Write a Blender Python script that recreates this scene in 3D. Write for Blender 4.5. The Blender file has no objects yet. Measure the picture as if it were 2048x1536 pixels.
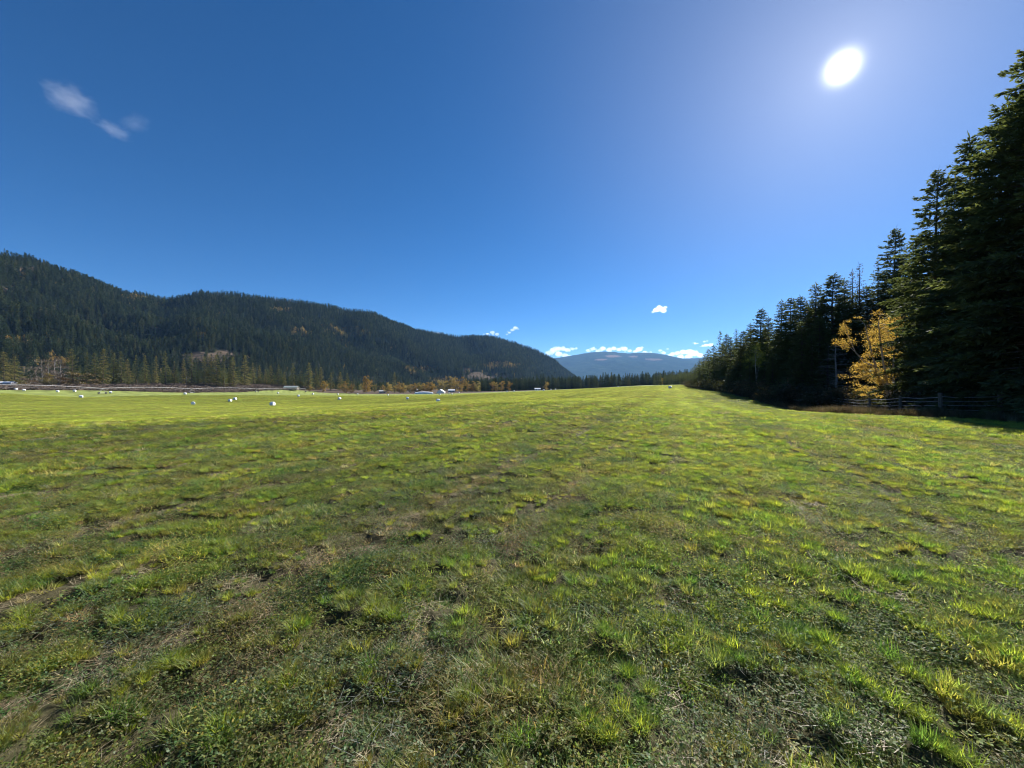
import bpy, math, random
import numpy as np

# ------------------------------------------------------------------ camera, sky, sun
scene = bpy.context.scene
col = scene.collection
R = math.radians
CAM_H = 1.6
F = 769.0                      # focal length in pixels of the 2048 px wide photograph

cam_d = bpy.data.cameras.new("camera")
cam_d.sensor_width = 36.0
cam_d.lens = 36.0 * F / 2048.0
cam_d.clip_start = 0.05
cam_d.clip_end = 80000.0
cam = bpy.data.objects.new("camera", cam_d)
cam.location = (0, 0, CAM_H)
cam.rotation_euler = (R(90), 0, 0)
col.objects.link(cam)
scene.camera = cam

SUN_AZ = math.atan2(1685 - 1024, F)
SUN_EL = math.atan2(768 - 135, math.hypot(F, 1685 - 1024))
SUN = np.array([math.sin(SUN_AZ) * math.cos(SUN_EL), math.cos(SUN_AZ) * math.cos(SUN_EL), math.sin(SUN_EL)])

world = bpy.data.worlds.new("World")
scene.world = world
world.use_nodes = True
wn, wl = world.node_tree.nodes, world.node_tree.links
wn.clear()
w_out = wn.new("ShaderNodeOutputWorld")
sky = wn.new("ShaderNodeTexSky")
sky.sky_type = 'NISHITA'
sky.sun_disc = False
sky.sun_elevation = SUN_EL
sky.sun_rotation = SUN_AZ
sky.altitude = 600
sky.air_density = 0.7
sky.dust_density = 0.05
sky.ozone_density = 6.0
sky_gamma = wn.new("ShaderNodeGamma")
sky_gamma.inputs['Gamma'].default_value = 1.0
sky_hsv = wn.new("ShaderNodeHueSaturation")
sky_hsv.inputs['Saturation'].default_value = 1.2
bg = wn.new("ShaderNodeBackground")
bg.inputs['Strength'].default_value = 0.0505
wl.new(sky.outputs[0], sky_gamma.inputs['Color'])
wl.new(sky_gamma.outputs[0], sky_hsv.inputs['Color'])
wl.new(sky_hsv.outputs[0], bg.inputs['Color'])
# the sun's own disc and the bright air round it
tc = wn.new("ShaderNodeTexCoord")
nrm = wn.new("ShaderNodeVectorMath"); nrm.operation = 'NORMALIZE'
dot = wn.new("ShaderNodeVectorMath"); dot.operation = 'DOT_PRODUCT'
dot.inputs[1].default_value = tuple(SUN)
wl.new(tc.outputs['Generated'], nrm.inputs[0])
wl.new(nrm.outputs[0], dot.inputs[0])
clampd = wn.new("ShaderNodeMath"); clampd.operation = 'MAXIMUM'; clampd.inputs[1].default_value = 0.0
wl.new(dot.outputs['Value'], clampd.inputs[0])
prev = bg
for n_pow, strength, colr in ((6500, 1.3, (1.0, 0.95, 0.86)), (450, 0.035, (1.0, 0.96, 0.90)), (70, 0.045, (1.0, 0.97, 0.93)), (12, 0.068, (1.0, 0.94, 0.88))):
    pw = wn.new("ShaderNodeMath"); pw.operation = 'POWER'; pw.inputs[1].default_value = n_pow
    wl.new(clampd.outputs[0], pw.inputs[0])
    ml = wn.new("ShaderNodeMath"); ml.operation = 'MULTIPLY'; ml.inputs[1].default_value = strength
    wl.new(pw.outputs[0], ml.inputs[0])
    b2 = wn.new("ShaderNodeBackground")
    b2.inputs['Color'].default_value = (*colr, 1)
    wl.new(ml.outputs[0], b2.inputs['Strength'])
    ad = wn.new("ShaderNodeAddShader")
    wl.new(prev.outputs[0], ad.inputs[0]); wl.new(b2.outputs[0], ad.inputs[1])
    prev = ad
wl.new(prev.outputs[0], w_out.inputs['Surface'])

sun_d = bpy.data.lights.new("sun", 'SUN')
sun_d.energy = 5.0
sun_d.angle = R(0.53)
sun_d.color = (1.0, 0.95, 0.86)
sun_o = bpy.data.objects.new("sun", sun_d)
from mathutils import Vector, Matrix
sun_o.rotation_euler = Vector(tuple(SUN)).to_track_quat('Z', 'Y').to_euler()
sun_o.location = tuple(SUN * 200)
col.objects.link(sun_o)

vs = scene.view_settings
vs.view_transform = 'Standard'
vs.look = 'None'
vs.exposure = 1.32
vs.gamma = 1.0
scene.cycles.max_bounces = 6
scene.cycles.diffuse_bounces = 3
scene.cycles.glossy_bounces = 2
scene.cycles.volume_bounces = 3
scene.cycles.transparent_max_bounces = 8
scene.cycles.use_denoising = True
scene.cycles.filter_width = 1.1
scene.cycles.adaptive_threshold = 0.015

rng = np.random.default_rng(7)
random.seed(7)

# ------------------------------------------------------------------ helpers
def P(px, Y):
    """X of a thing seen at photograph column px standing Y metres ahead."""
    return (px - 1024.0) / F * Y

def vnoise(x, y, seed=0):
    x = np.asarray(x, float); y = np.asarray(y, float)
    xi = np.floor(x).astype(np.int64); yi = np.floor(y).astype(np.int64)
    xf = x - xi; yf = y - yi
    u = xf * xf * (3 - 2 * xf); v = yf * yf * (3 - 2 * yf)
    def h(a, b):
        n = (a * 374761393 + b * 668265263 + seed * 1442695041) & 0xffffffff
        n = ((n ^ (n >> 13)) * 1274126177) & 0xffffffff
        n = (n ^ (n >> 16)) & 0xffff
        return n / 65535.0
    return (h(xi, yi) * (1 - u) + h(xi + 1, yi) * u) * (1 - v) + (h(xi, yi + 1) * (1 - u) + h(xi + 1, yi + 1) * u) * v

def fbm(x, y, seed=0, oct=4):
    s = 0.0; a = 0.5; f = 1.0
    for k in range(oct):
        s = s + a * vnoise(np.asarray(x) * f, np.asarray(y) * f, seed + 17 * k)
        a *= 0.5; f *= 2.03
    return s / (1 - 0.5 ** oct)

def sstep(a, b, x):
    t = np.clip((np.asarray(x, float) - a) / (b - a), 0, 1)
    return t * t * (3 - 2 * t)

def mesh_np(name, verts, faces, mats=(), smooth=False, midx=None):
    """verts (N,3); faces (M,k) array or list of tuples."""
    me = bpy.data.meshes.new(name)
    if isinstance(faces, np.ndarray):
        m, k = faces.shape
        me.vertices.add(len(verts)); me.vertices.foreach_set('co', np.asarray(verts, np.float32).ravel())
        me.loops.add(m * k); me.loops.foreach_set('vertex_index', faces.astype(np.int32).ravel())
        me.polygons.add(m)
        me.polygons.foreach_set('loop_start', np.arange(0, m * k, k, dtype=np.int32))
        me.polygons.foreach_set('loop_total', np.full(m, k, dtype=np.int32))
        me.update(calc_edges=True)
    else:
        me.from_pydata([tuple(v) for v in verts], [], [tuple(f) for f in faces])
        me.update()
    for m_ in mats:
        me.materials.append(m_)
    if midx is not None:
        me.polygons.foreach_set('material_index', np.asarray(midx, np.int32))
    if smooth:
        me.polygons.foreach_set('use_smooth', np.ones(len(me.polygons), bool))
    return me

class MB:
    def __init__(self):
        self.v = []; self.f = []
    def add(self, vs_, fs_):
        o = len(self.v)
        self.v += [tuple(a) for a in vs_]
        self.f += [tuple(i + o for i in f) for f in fs_]
    def box(self, c, s, rz=0.0):
        cx, cy, cz = c; sx, sy, sz = (a / 2 for a in s)
        ca, sa = math.cos(rz), math.sin(rz)
        vv = []
        for z in (-sz, sz):
            for (x, y) in ((-sx, -sy), (sx, -sy), (sx, sy), (-sx, sy)):
                vv.append((cx + x * ca - y * sa, cy + x * sa + y * ca, cz + z))
        self.add(vv, [(3, 2, 1, 0), (4, 5, 6, 7), (0, 1, 5, 4), (1, 2, 6, 5), (2, 3, 7, 6), (3, 0, 4, 7)])
    def tube(self, pts, rad, n=6, cap=True):
        pts = [np.asarray(p, float) for p in pts]
        rad = [rad] * len(pts) if np.isscalar(rad) else rad
        rings = []
        for i, p in enumerate(pts):
            a = pts[max(0, i - 1)]; b = pts[min(len(pts) - 1, i + 1)]
            d = b - a; d /= (np.linalg.norm(d) + 1e-9)
            up = np.array([0, 0, 1.0]) if abs(d[2]) < 0.9 else np.array([1.0, 0, 0])
            s = np.cross(d, up); s /= np.linalg.norm(s); t = np.cross(s, d)
            rings.append([p + rad[i] * (math.cos(2 * math.pi * k / n) * s + math.sin(2 * math.pi * k / n) * t) for k in range(n)])
        vv = [q for r_ in rings for q in r_]
        ff = []
        for i in range(len(pts) - 1):
            for k in range(n):
                ff.append((i * n + k, i * n + (k + 1) % n, (i + 1) * n + (k + 1) % n, (i + 1) * n + k))
        if cap:
            ff.append(tuple(reversed(range(n)))); ff.append(tuple((len(pts) - 1) * n + k for k in range(n)))
        self.add(vv, ff)
    def mesh(self, name, mat, smooth=False):
        return mesh_np(name, self.v, self.f, [mat], smooth)

def link(name, me, parent=None, loc=(0, 0, 0)):
    o = bpy.data.objects.new(name, me)
    o.location = loc
    col.objects.link(o)
    if parent is not None:
        o.parent = parent
    return o

def tag(o, label=None, cat=None, group=None, kind=None):
    if label: o['label'] = label
    if cat: o['category'] = cat
    if group: o['group'] = group
    if kind: o['kind'] = kind
    return o

_ONES = "first second third fourth fifth sixth seventh eighth ninth tenth eleventh twelfth thirteenth fourteenth fifteenth sixteenth seventeenth eighteenth nineteenth".split()
_TENS = {2: ("twenty", "twentieth"), 3: ("thirty", "thirtieth"), 4: ("forty", "fortieth"), 5: ("fifty", "fiftieth"), 6: ("sixty", "sixtieth"), 7: ("seventy", "seventieth"), 8: ("eighty", "eightieth"), 9: ("ninety", "ninetieth")}
def ordinal(n):
    if n >= 100: return "hundredth" if n == 100 else "hundred-and-" + ordinal(n - 100)
    if n < 20: return _ONES[n - 1]
    t, o = divmod(n, 10)
    return _TENS[t][1] if o == 0 else _TENS[t][0] + "-" + _ONES[o - 1]

# ------------------------------------------------------------------ materials
def new_mat(name):
    m = bpy.data.materials.new(name); m.use_nodes = True
    m.node_tree.nodes.clear()
    return m, m.node_tree.nodes, m.node_tree.links

def ramp(nodes, stops):
    r_ = nodes.new("ShaderNodeValToRGB")
    els = r_.color_ramp.elements
    while len(els) < len(stops): els.new(0.5)
    for e, (p, c) in zip(els, stops):
        e.position = p; e.color = (*c, 1)
    return r_

def leaf_mat(name, stops, trans=0.35, gloss=0.02, tint_attr=None, pos_noise=0.0, tcol=(1.25, 1.2, 0.6), rough=0.45):
    """Thin leaves: diffuse + light coming through + a little sheen; colour varies per plant."""
    m, n, l = new_mat(name)
    out = n.new("ShaderNodeOutputMaterial")
    oi = n.new("ShaderNodeObjectInfo")
    rp = ramp(n, stops)
    if pos_noise:
        geo = n.new("ShaderNodeTexCoord"); ns = n.new("ShaderNodeTexNoise")
        ns.inputs['Scale'].default_value = pos_noise; ns.inputs['Detail'].default_value = 2
        l.new(geo.outputs['Object'], ns.inputs['Vector'])
        mx = n.new("ShaderNodeMath"); mx.operation = 'MULTIPLY_ADD'; mx.inputs[1].default_value = 0.9
        l.new(ns.outputs['Fac'], mx.inputs[0])
        half = n.new("ShaderNodeMath"); half.operation = 'MULTIPLY_ADD'; half.inputs[1].default_value = 0.6; half.inputs[2].default_value = -0.25
        l.new(oi.outputs['Random'], half.inputs[0]); l.new(half.outputs[0], mx.inputs[2])
        l.new(mx.outputs[0], rp.inputs[0])
    else:
        l.new(oi.outputs['Random'], rp.inputs[0])
    c = rp.outputs[0]
    if tint_attr:
        at = n.new("ShaderNodeAttribute"); at.attribute_type = 'INSTANCER'; at.attribute_name = tint_attr
        mm = n.new("ShaderNodeMix"); mm.data_type = 'RGBA'; mm.blend_type = 'MULTIPLY'; mm.inputs[0].default_value = 1.0
        l.new(c, mm.inputs[6]); l.new(at.outputs['Color'], mm.inputs[7])
        c = mm.outputs[2]
    va = n.new("ShaderNodeAttribute"); va.attribute_name = 'shade'     # per leaf or blade: fresh or dry
    mv = n.new("ShaderNodeMix"); mv.data_type = 'RGBA'; mv.blend_type = 'MULTIPLY'; mv.inputs[0].default_value = 1.0
    l.new(c, mv.inputs[6]); l.new(va.outputs['Color'], mv.inputs[7])
    c = mv.outputs[2]
    df = n.new("ShaderNodeBsdfDiffuse"); l.new(c, df.inputs['Color'])
    tr = n.new("ShaderNodeBsdfTranslucent")
    tm = n.new("ShaderNodeMix"); tm.data_type = 'RGBA'; tm.blend_type = 'MULTIPLY'; tm.inputs[0].default_value = 1.0
    tm.inputs[7].default_value = (*tcol, 1)
    l.new(c, tm.inputs[6]); l.new(tm.outputs[2], tr.inputs['Color'])
    ms = n.new("ShaderNodeMixShader"); ms.inputs[0].default_value = trans
    l.new(df.outputs[0], ms.inputs[1]); l.new(tr.outputs[0], ms.inputs[2])
    gl = n.new("ShaderNodeBsdfGlossy"); gl.inputs['Roughness'].default_value = rough
    gl.inputs['Color'].default_value = (0.9, 0.9, 0.9, 1)
    ms2 = n.new("ShaderNodeMixShader"); ms2.inputs[0].default_value = gloss
    l.new(ms.outputs[0], ms2.inputs[1]); l.new(gl.outputs[0], ms2.inputs[2])
    l.new(ms2.outputs[0], out.inputs['Surface'])
    return m

def set_shade(me, cols):
    """cols (n_points,3)"""
    a = me.attributes.new('shade', 'FLOAT_COLOR', 'POINT')
    d = np.ones((len(cols), 4), np.float32); d[:, :3] = cols
    a.data.foreach_set('color', d.ravel())

def plain_mat(name, c, rough=0.8, noise=0.0, scale=5.0, c2=None, bump=0.0, metallic=0.0):
    m, n, l = new_mat(name)
    out = n.new("ShaderNodeOutputMaterial"); p = n.new("ShaderNodeBsdfPrincipled")
    p.inputs['Roughness'].default_value = rough; p.inputs['Metallic'].default_value = metallic
    tcn = n.new("ShaderNodeTexCoord"); ns = n.new("ShaderNodeTexNoise")
    ns.inputs['Scale'].default_value = scale; ns.inputs['Detail'].default_value = 5
    l.new(tcn.outputs['Object'], ns.inputs['Vector'])
    c2 = c2 or tuple(x * (1 - noise) for x in c)
    rp = ramp(n, [(0.3, c), (0.7, c2)])
    l.new(ns.outputs['Fac'], rp.inputs[0]); l.new(rp.outputs[0], p.inputs['Base Color'])
    if bump:
        b = n.new("ShaderNodeBump"); b.inputs['Strength'].default_value = bump; b.inputs['Distance'].default_value = 0.02
        l.new(ns.outputs['Fac'], b.inputs['Height']); l.new(b.outputs[0], p.inputs['Normal'])
    l.new(p.outputs[0], out.inputs['Surface'])
    return m

BARK = plain_mat("bark", (0.10, 0.075, 0.055), 0.95, c2=(0.05, 0.04, 0.032), scale=9, bump=0.6)
BIRCH_BARK = plain_mat("birch_bark", (0.42, 0.40, 0.36), 0.8, c2=(0.16, 0.14, 0.12), scale=7, bump=0.3)
NEEDLE = leaf_mat("needles", [(0.0, (0.062, 0.084, 0.046)), (0.45, (0.085, 0.110, 0.055)), (0.8, (0.110, 0.130, 0.060)), (1.0, (0.13, 0.12, 0.055))], trans=0.42, gloss=0.012, pos_noise=0.35)
NEEDLE_FAR = leaf_mat("needles_hill", [(0.0, (0.022, 0.038, 0.022)), (0.5, (0.044, 0.066, 0.033)), (0.85, (0.075, 0.098, 0.044)), (1.0, (0.105, 0.108, 0.050))], trans=0.25, gloss=0.008)
LARCH = leaf_mat("larch_needles", [(0.0, (0.060, 0.062, 0.030)), (0.6, (0.095, 0.080, 0.035)), (1.0, (0.13, 0.095, 0.045))], trans=0.3, gloss=0.012, pos_noise=0.4)
GOLD = leaf_mat("gold_leaves", [(0.0, (0.27, 0.185, 0.05)), (0.5, (0.34, 0.25, 0.065)), (1.0, (0.34, 0.285, 0.095))], trans=0.5, gloss=0.02, tcol=(1.15, 1.05, 0.7))
ASPEN = leaf_mat("aspen_leaves", [(0.0, (0.26, 0.17, 0.05)), (0.4, (0.36, 0.25, 0.06)), (0.75, (0.34, 0.28, 0.09)), (1.0, (0.24, 0.23, 0.08))], trans=0.45, gloss=0.02, tcol=(1.15, 1.1, 0.7))
YGREEN = leaf_mat("yellow_green_leaves", [(0.0, (0.26, 0.30, 0.06)), (1.0, (0.34, 0.34, 0.07))], trans=0.5, tcol=(1.15, 1.15, 0.6))
RUST = leaf_mat("rust_leaves", [(0.0, (0.10, 0.060, 0.032)), (0.5, (0.15, 0.095, 0.045)), (1.0, (0.16, 0.13, 0.06))], trans=0.35)
TWIGGY = leaf_mat("bare_twigs", [(0.0, (0.12, 0.095, 0.07)), (0.6, (0.17, 0.13, 0.09)), (1.0, (0.18, 0.155, 0.095))], trans=0.2)
UNDER = leaf_mat("undergrowth_leaves", [(0.0, (0.035, 0.045, 0.022)), (0.7, (0.055, 0.058, 0.028)), (1.0, (0.085, 0.065, 0.038))], trans=0.3)

# ------------------------------------------------------------------ terrain
ctrl = np.array([
    (0, 0, 0), (-3, 3, 0), (3, 3, 0), (-6, 7, 0), (6, 8, 0), (0, 15, 0.0), (12, 11, -0.05), (-13, 10, -0.05), (5, 22, -0.02), (8, 38, -0.15),
    (-20, 15, -0.20), (-9.3, 22, -0.17), (-0.9, 30, -0.05), (-32, 22, -0.9), (-22, 42, -1.6), (-8, 60, -1.7), (14, 70, -0.6), (25, 110, -0.6),
    (-78, 125, -5.5), (-125, 150, -6.5), (-224, 200, -5.4), (-27, 140, -5.1), (-52, 190, -6.1), (-90, 200, -6.6), (-128, 230, -6.2), (-189, 310, -6.4),
    (-62, 380, -9.2), (2, 400, -6.5), (116, 420, -2.3), (74, 180, -0.5), (188, 400, 1.6), (46, 85, -0.4), (20, 28, -0.65), (28, 45, -0.9),
    (21.7, 23, -0.43), (21.6, 19, -0.25), (17, 14, -0.1), (30.5, 35, -1.2), (26, 26.5, -0.6), (27, 24, -0.5), (28, 22, -0.4), (125, 300, 0.9), (96, 430, -3.0),
    (-15, 520, -8.5), (82, 520, -5.3), (160, 500, -0.8), (-350, 307, 0.4), (-330, 340, 0.9), (-292, 356, 0.8), (-276, 410, 0.0), (-268, 468, -1.6), (-277, 600, -6.0), (-256, 225, -4.0), (-254, 290, -5.2), (-250, 350, -6.0), (-300, 290, -1.6), (-285, 330, -1.4), (-149, 450, -10.2),
    (-229, 172, -2.6), (-229, 215, -3.9), (-229, 275, -5.0), (-229, 345, -5.9), (-229, 427, -7.4), (-300, 150, -2.2), (-160, 90, -3.6), (-80, 60, -2.9),
    (-260, 60, -2.5), (0, -25, 0.2), (-40, -25, 0), (40, -25, 0), (120, -60, 0), (-140, -60, -1.5), (60, 40, -0.9), (80, 60, -0.8), (70, 20, -0.5), (130, 150, 0.2), (240, 330, 1.8),
    (160, 40, 0), (-400, 120, -1), (-420, 350, -1), (0, -300, 0), (300, -200, 0), (-400, -200, -1), (350, 150, 1), (420, 420, 2), (-420, 560, -5),
    (-200, 620, -10), (0, 650, -9.5), (120, 640, -6), (250, 620, 0.5), (-480, 800, -6), (0, 850, -9), (300, 850, -4)], float)

def _tps(d2):
    return np.where(d2 > 1e-9, 0.5 * d2 * np.log(d2 + 1e-12), 0.0)
_S = 100.0
_cx = ctrl[:, :2] / _S
_n = len(_cx)
_K = _tps(((_cx[:, None] - _cx[None]) ** 2).sum(-1)) + np.eye(_n) * 2e-3
_Pm = np.hstack([np.ones((_n, 1)), _cx])
_A = np.block([[_K, _Pm], [_Pm.T, np.zeros((3, 3))]])
_w = np.linalg.solve(_A, np.concatenate([ctrl[:, 2], np.zeros(3)]))

def clump(x, y, k=1.0):
    """0..1, where the sward stands in clumps"""
    return sstep(0.42, 0.58, fbm(np.asarray(x) / (0.20 * k), np.asarray(y) / (0.20 * k), 93, 2))

def ground_z(x, y, micro=True):
    x = np.atleast_1d(np.asarray(x, float)); y = np.atleast_1d(np.asarray(y, float))
    out = np.empty(len(x))
    for a in range(0, len(x), 20000):
        xs = x[a:a + 20000] / _S; ys = y[a:a + 20000] / _S
        d2 = (xs[:, None] - _cx[None, :, 0]) ** 2 + (ys[:, None] - _cx[None, :, 1]) ** 2
        out[a:a + 20000] = _tps(d2) @ _w[:_n] + _w[_n] + _w[_n + 1] * xs + _w[_n + 2] * ys
    r = np.hypot(x, y - 250)
    k = sstep(480, 1000, r)
    z = out * (1 - k) + (-8.0) * k
    z = np.clip(z, -14, 6)
    if micro:
        rr = np.hypot(x, y)
        near = 1 - sstep(25, 90, rr)
        z = z + near * ((fbm(x / 1.7, y / 1.7, 5, 3) - 0.5) * 0.09 + (clump(x, y) - 0.5) * 0.05)
        z = z + (fbm(x / 14, y / 14, 11, 2) - 0.5) * 0.22 * sstep(6, 30, rr)
    return z

def gz(x, y):
    return float(ground_z([x], [y], False)[0])

_RB = np.array([(-60, 30), (0, 26), (8, 24), (12, 23.5), (16, 23.6), (19, 23.6), (23, 23.6), (28, 22.8), (36, 26.5), (45, 30), (60, 36.5), (77, 43), (132, 64), (230, 103), (330, 146), (420, 190), (700, 330)], float)
def field_mask(x, y):
    """1 on the mown hay field, 0 on the rough land round it."""
    x = np.asarray(x, float); y = np.asarray(y, float)
    wob = (fbm(x / 3.0, y / 3.0, 31, 2) - 0.5)
    d_r = np.interp(y, _RB[:, 0], _RB[:, 1]) + wob * 1.6 - x
    d_l = x + np.interp(y, [80, 235, 268, 300, 430], [345, 322, 290, 252, 247]) + wob * 8
    far = np.interp(x, [-270, -230, -150, -60, 60, 190, 330], [440, 440, 450, 470, 505, 520, 540]) + wob * 8
    d_f = far - y
    d = np.minimum(np.minimum(d_r, d_l / 4), d_f / 4)
    return sstep(-0.5, 0.6, d)

VP_AZ = math.atan2(1345 - 1024, F)       # the mower's lines run this way
def mow_coord(x, y):
    return np.asarray(x) * math.cos(VP_AZ) - np.asarray(y) * math.sin(VP_AZ)

def mow_row(c, a):
    """thin rows of pale cuttings the mower left"""
    ri = np.round(c / 1.45)
    amp = 0.25 + 0.75 * vnoise(ri * 7.31, ri * 0 + 3.0, 59)
    return np.exp(-((c - ri * 1.45 + 0.25 * (vnoise(a / 6.0, ri * 3.7, 60) - 0.5)) / 0.17) ** 2) * amp * (0.35 + 0.65 * sstep(0.30, 0.55, vnoise(c / 2.0, a / 3.0, 58)))

def grass_state(x, y):
    """(lush 0..1, dry 0..1, tint rgb): how the sward looks at a place, far backlight painted into the tint."""
    x = np.asarray(x, float); y = np.asarray(y, float)
    c = mow_coord(x, y)
    a = np.asarray(x) * math.sin(VP_AZ) + np.asarray(y) * math.cos(VP_AZ)
    strip = np.clip((vnoise(c / 1.5, a / 160.0, 41) * 0.55 + vnoise(c / 5.0, a / 260.0, 43) * 0.45 - 0.5) * 1.7 + 0.5, 0, 1)
    patch = fbm(c / 1.1, a / 2.6, 45, 3)
    big = fbm(x / 9, y / 14, 47, 3)
    r = np.hypot(x, y)
    far = sstep(14, 60, r)
    rown = mow_row(c, a)
    rf = np.round(c / 2.9)
    rowf = np.exp(-((c - rf * 2.9) / 0.55) ** 2) * (0.3 + 0.7 * vnoise(rf * 5.1, a / 70.0, 62)) * sstep(10, 40, r)
    lush = np.clip(0.36 - 0.55 * rown + 0.7 * (patch - 0.5) + 0.40 * (big - 0.5) + 0.45 * (strip - 0.5) + 0.45 * far + 0.10 * sstep(-4, 6, c), 0, 1)
    dry = np.clip(0.34 + 0.70 * rown + 0.9 * (fbm(c / 0.9, a / 2.2, 51, 3) - 0.5) - 0.4 * (strip - 0.5) - 0.40 * far - 0.08 * sstep(-3, 5, c), 0, 1)
    t = np.empty((len(x), 3))
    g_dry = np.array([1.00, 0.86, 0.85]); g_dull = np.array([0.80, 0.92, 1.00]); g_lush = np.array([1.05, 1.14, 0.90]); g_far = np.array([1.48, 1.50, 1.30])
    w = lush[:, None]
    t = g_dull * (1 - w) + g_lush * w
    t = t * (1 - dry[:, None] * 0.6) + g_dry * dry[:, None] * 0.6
    f2 = np.clip((0.75 * sstep(-0.8, 2.2, (-22 + 0.36 * a) - c + 1.5 * (patch - 0.5)) + 0.45 * sstep(18, 60, r)) * (0.55 + 0.8 * strip), 0, 1)[:, None]  # strip edge of fresher grass, plus grazing backlight put into the far tint
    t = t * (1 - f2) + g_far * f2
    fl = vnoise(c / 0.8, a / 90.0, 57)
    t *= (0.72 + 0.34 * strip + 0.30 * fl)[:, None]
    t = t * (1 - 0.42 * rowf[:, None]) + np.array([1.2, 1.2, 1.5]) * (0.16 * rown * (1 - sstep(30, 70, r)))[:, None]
    return lush, dry, np.clip(t, 0.2, 2.2)

# ground sheet (fine close to the viewer's feet, coarse towards the horizon)
ang = np.concatenate([np.linspace(-66, 66, 620, endpoint=False), np.linspace(66, 294, 70, endpoint=False)]) * math.pi / 180
rad = np.concatenate([[0.25], np.geomspace(0.6, 13800, 420)])
AA, RR = np.meshgrid(ang, rad)
gx = (RR * np.sin(AA)).ravel(); gy = (RR * np.cos(AA)).ravel()
gzv = ground_z(gx, gy)
gv = np.stack([gx, gy, gzv], 1)
na, nr = len(ang), len(rad)
i0 = (np.arange(nr - 1)[:, None] * na + np.arange(na)[None]).ravel()
i1 = (np.arange(nr - 1)[:, None] * na + (np.arange(na)[None] + 1) % na).ravel()
gf = np.stack([i0, i1, i1 + na, i0 + na], 1)
# close the little hole under the viewer
gv = np.vstack([gv, [[0, 0, gz(0, 0)]]])

def ground_material():
    m, n, l = new_mat("hay_field_ground")
    out = n.new("ShaderNodeOutputMaterial"); p = n.new("ShaderNodeBsdfPrincipled")
    p.inputs['Roughness'].default_value = 0.95
    p.inputs['Specular IOR Level'].default_value = 0.1
    tcn = n.new("ShaderNodeTexCoord")
    def noise(scale, detail=5, rough=0.6):
        q = n.new("ShaderNodeTexNoise"); q.inputs['Scale'].default_value = scale; q.inputs['Detail'].default_value = detail
        q.inputs['Roughness'].default_value = rough
        l.new(tcn.outputs['Object'], q.inputs['Vector']); return q
    fine, mid = noise(38, 6, 0.75), noise(3.5)
    soil = ramp(n, [(0.30, (0.022, 0.018, 0.012)), (0.5, (0.050, 0.041, 0.026)), (0.72, (0.13, 0.105, 0.07))])
    l.new(fine.outputs['Fac'], soil.inputs[0])
    gcol = n.new("ShaderNodeAttribute"); gcol.attribute_name = 'sward'
    gn = ramp(n, [(0.25, (0.55, 0.55, 0.5)), (0.75, (1.4, 1.4, 1.3))])
    big = noise(0.9, 6, 0.7)
    l.new(big.outputs['Fac'], gn.inputs[0])
    gm = n.new("ShaderNodeMix"); gm.data_type = 'RGBA'; gm.blend_type = 'MULTIPLY'; gm.inputs[0].default_value = 0.8
    l.new(gcol.outputs['Color'], gm.inputs[6]); l.new(gn.outputs[0], gm.inputs[7])
    cov = n.new("ShaderNodeAttribute"); cov.attribute_name = 'cover'
    sg = n.new("ShaderNodeMix"); sg.data_type = 'RGBA'
    l.new(cov.outputs['Fac'], sg.inputs[0]); l.new(soil.outputs[0], sg.inputs[6]); l.new(gm.outputs[2], sg.inputs[7])
    rough = ramp(n, [(0.3, (0.055, 0.040, 0.030)), (0.55, (0.100, 0.072, 0.054)), (0.75, (0.070, 0.062, 0.036))])
    l.new(mid.outputs['Fac'], rough.inputs[0])
    fm = n.new("ShaderNodeAttribute"); fm.attribute_name = 'field'
    fx = n.new("ShaderNodeMix"); fx.data_type = 'RGBA'
    l.new(fm.outputs['Fac'], fx.inputs[0]); l.new(rough.outputs[0], fx.inputs[6]); l.new(sg.outputs[2], fx.inputs[7])
    l.new(fx.outputs[2], p.inputs['Base Color'])
    b = n.new("ShaderNodeBump"); b.inputs['Strength'].default_value = 0.7; b.inputs['Distance'].default_value = 0.03
    l.new(fine.outputs['Fac'], b.inputs['Height']); l.new(b.outputs[0], p.inputs['Normal'])
    l.new(p.outputs[0], out.inputs['Surface'])
    return m

gmesh = mesh_np("ground", gv, gf, [ground_material()], smooth=True)
ring0 = [len(gv) - 1]
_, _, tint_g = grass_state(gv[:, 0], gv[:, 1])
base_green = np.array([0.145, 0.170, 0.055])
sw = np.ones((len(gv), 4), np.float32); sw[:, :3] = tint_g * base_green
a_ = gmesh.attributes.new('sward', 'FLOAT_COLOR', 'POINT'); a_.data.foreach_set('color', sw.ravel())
a_ = gmesh.attributes.new('field', 'FLOAT', 'POINT'); a_.data.foreach_set('value', field_mask(gv[:, 0], gv[:, 1]).astype(np.float32))
cv = 0.12 + 0.83 * sstep(15, 120, np.hypot(gv[:, 0], gv[:, 1]))
a_ = gmesh.attributes.new('cover', 'FLOAT', 'POINT'); a_.data.foreach_set('value', cv.astype(np.float32))
ground = link("ground", gmesh)
tag(ground, "mown hay field and rough valley floor", None, None, 'structure')

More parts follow.
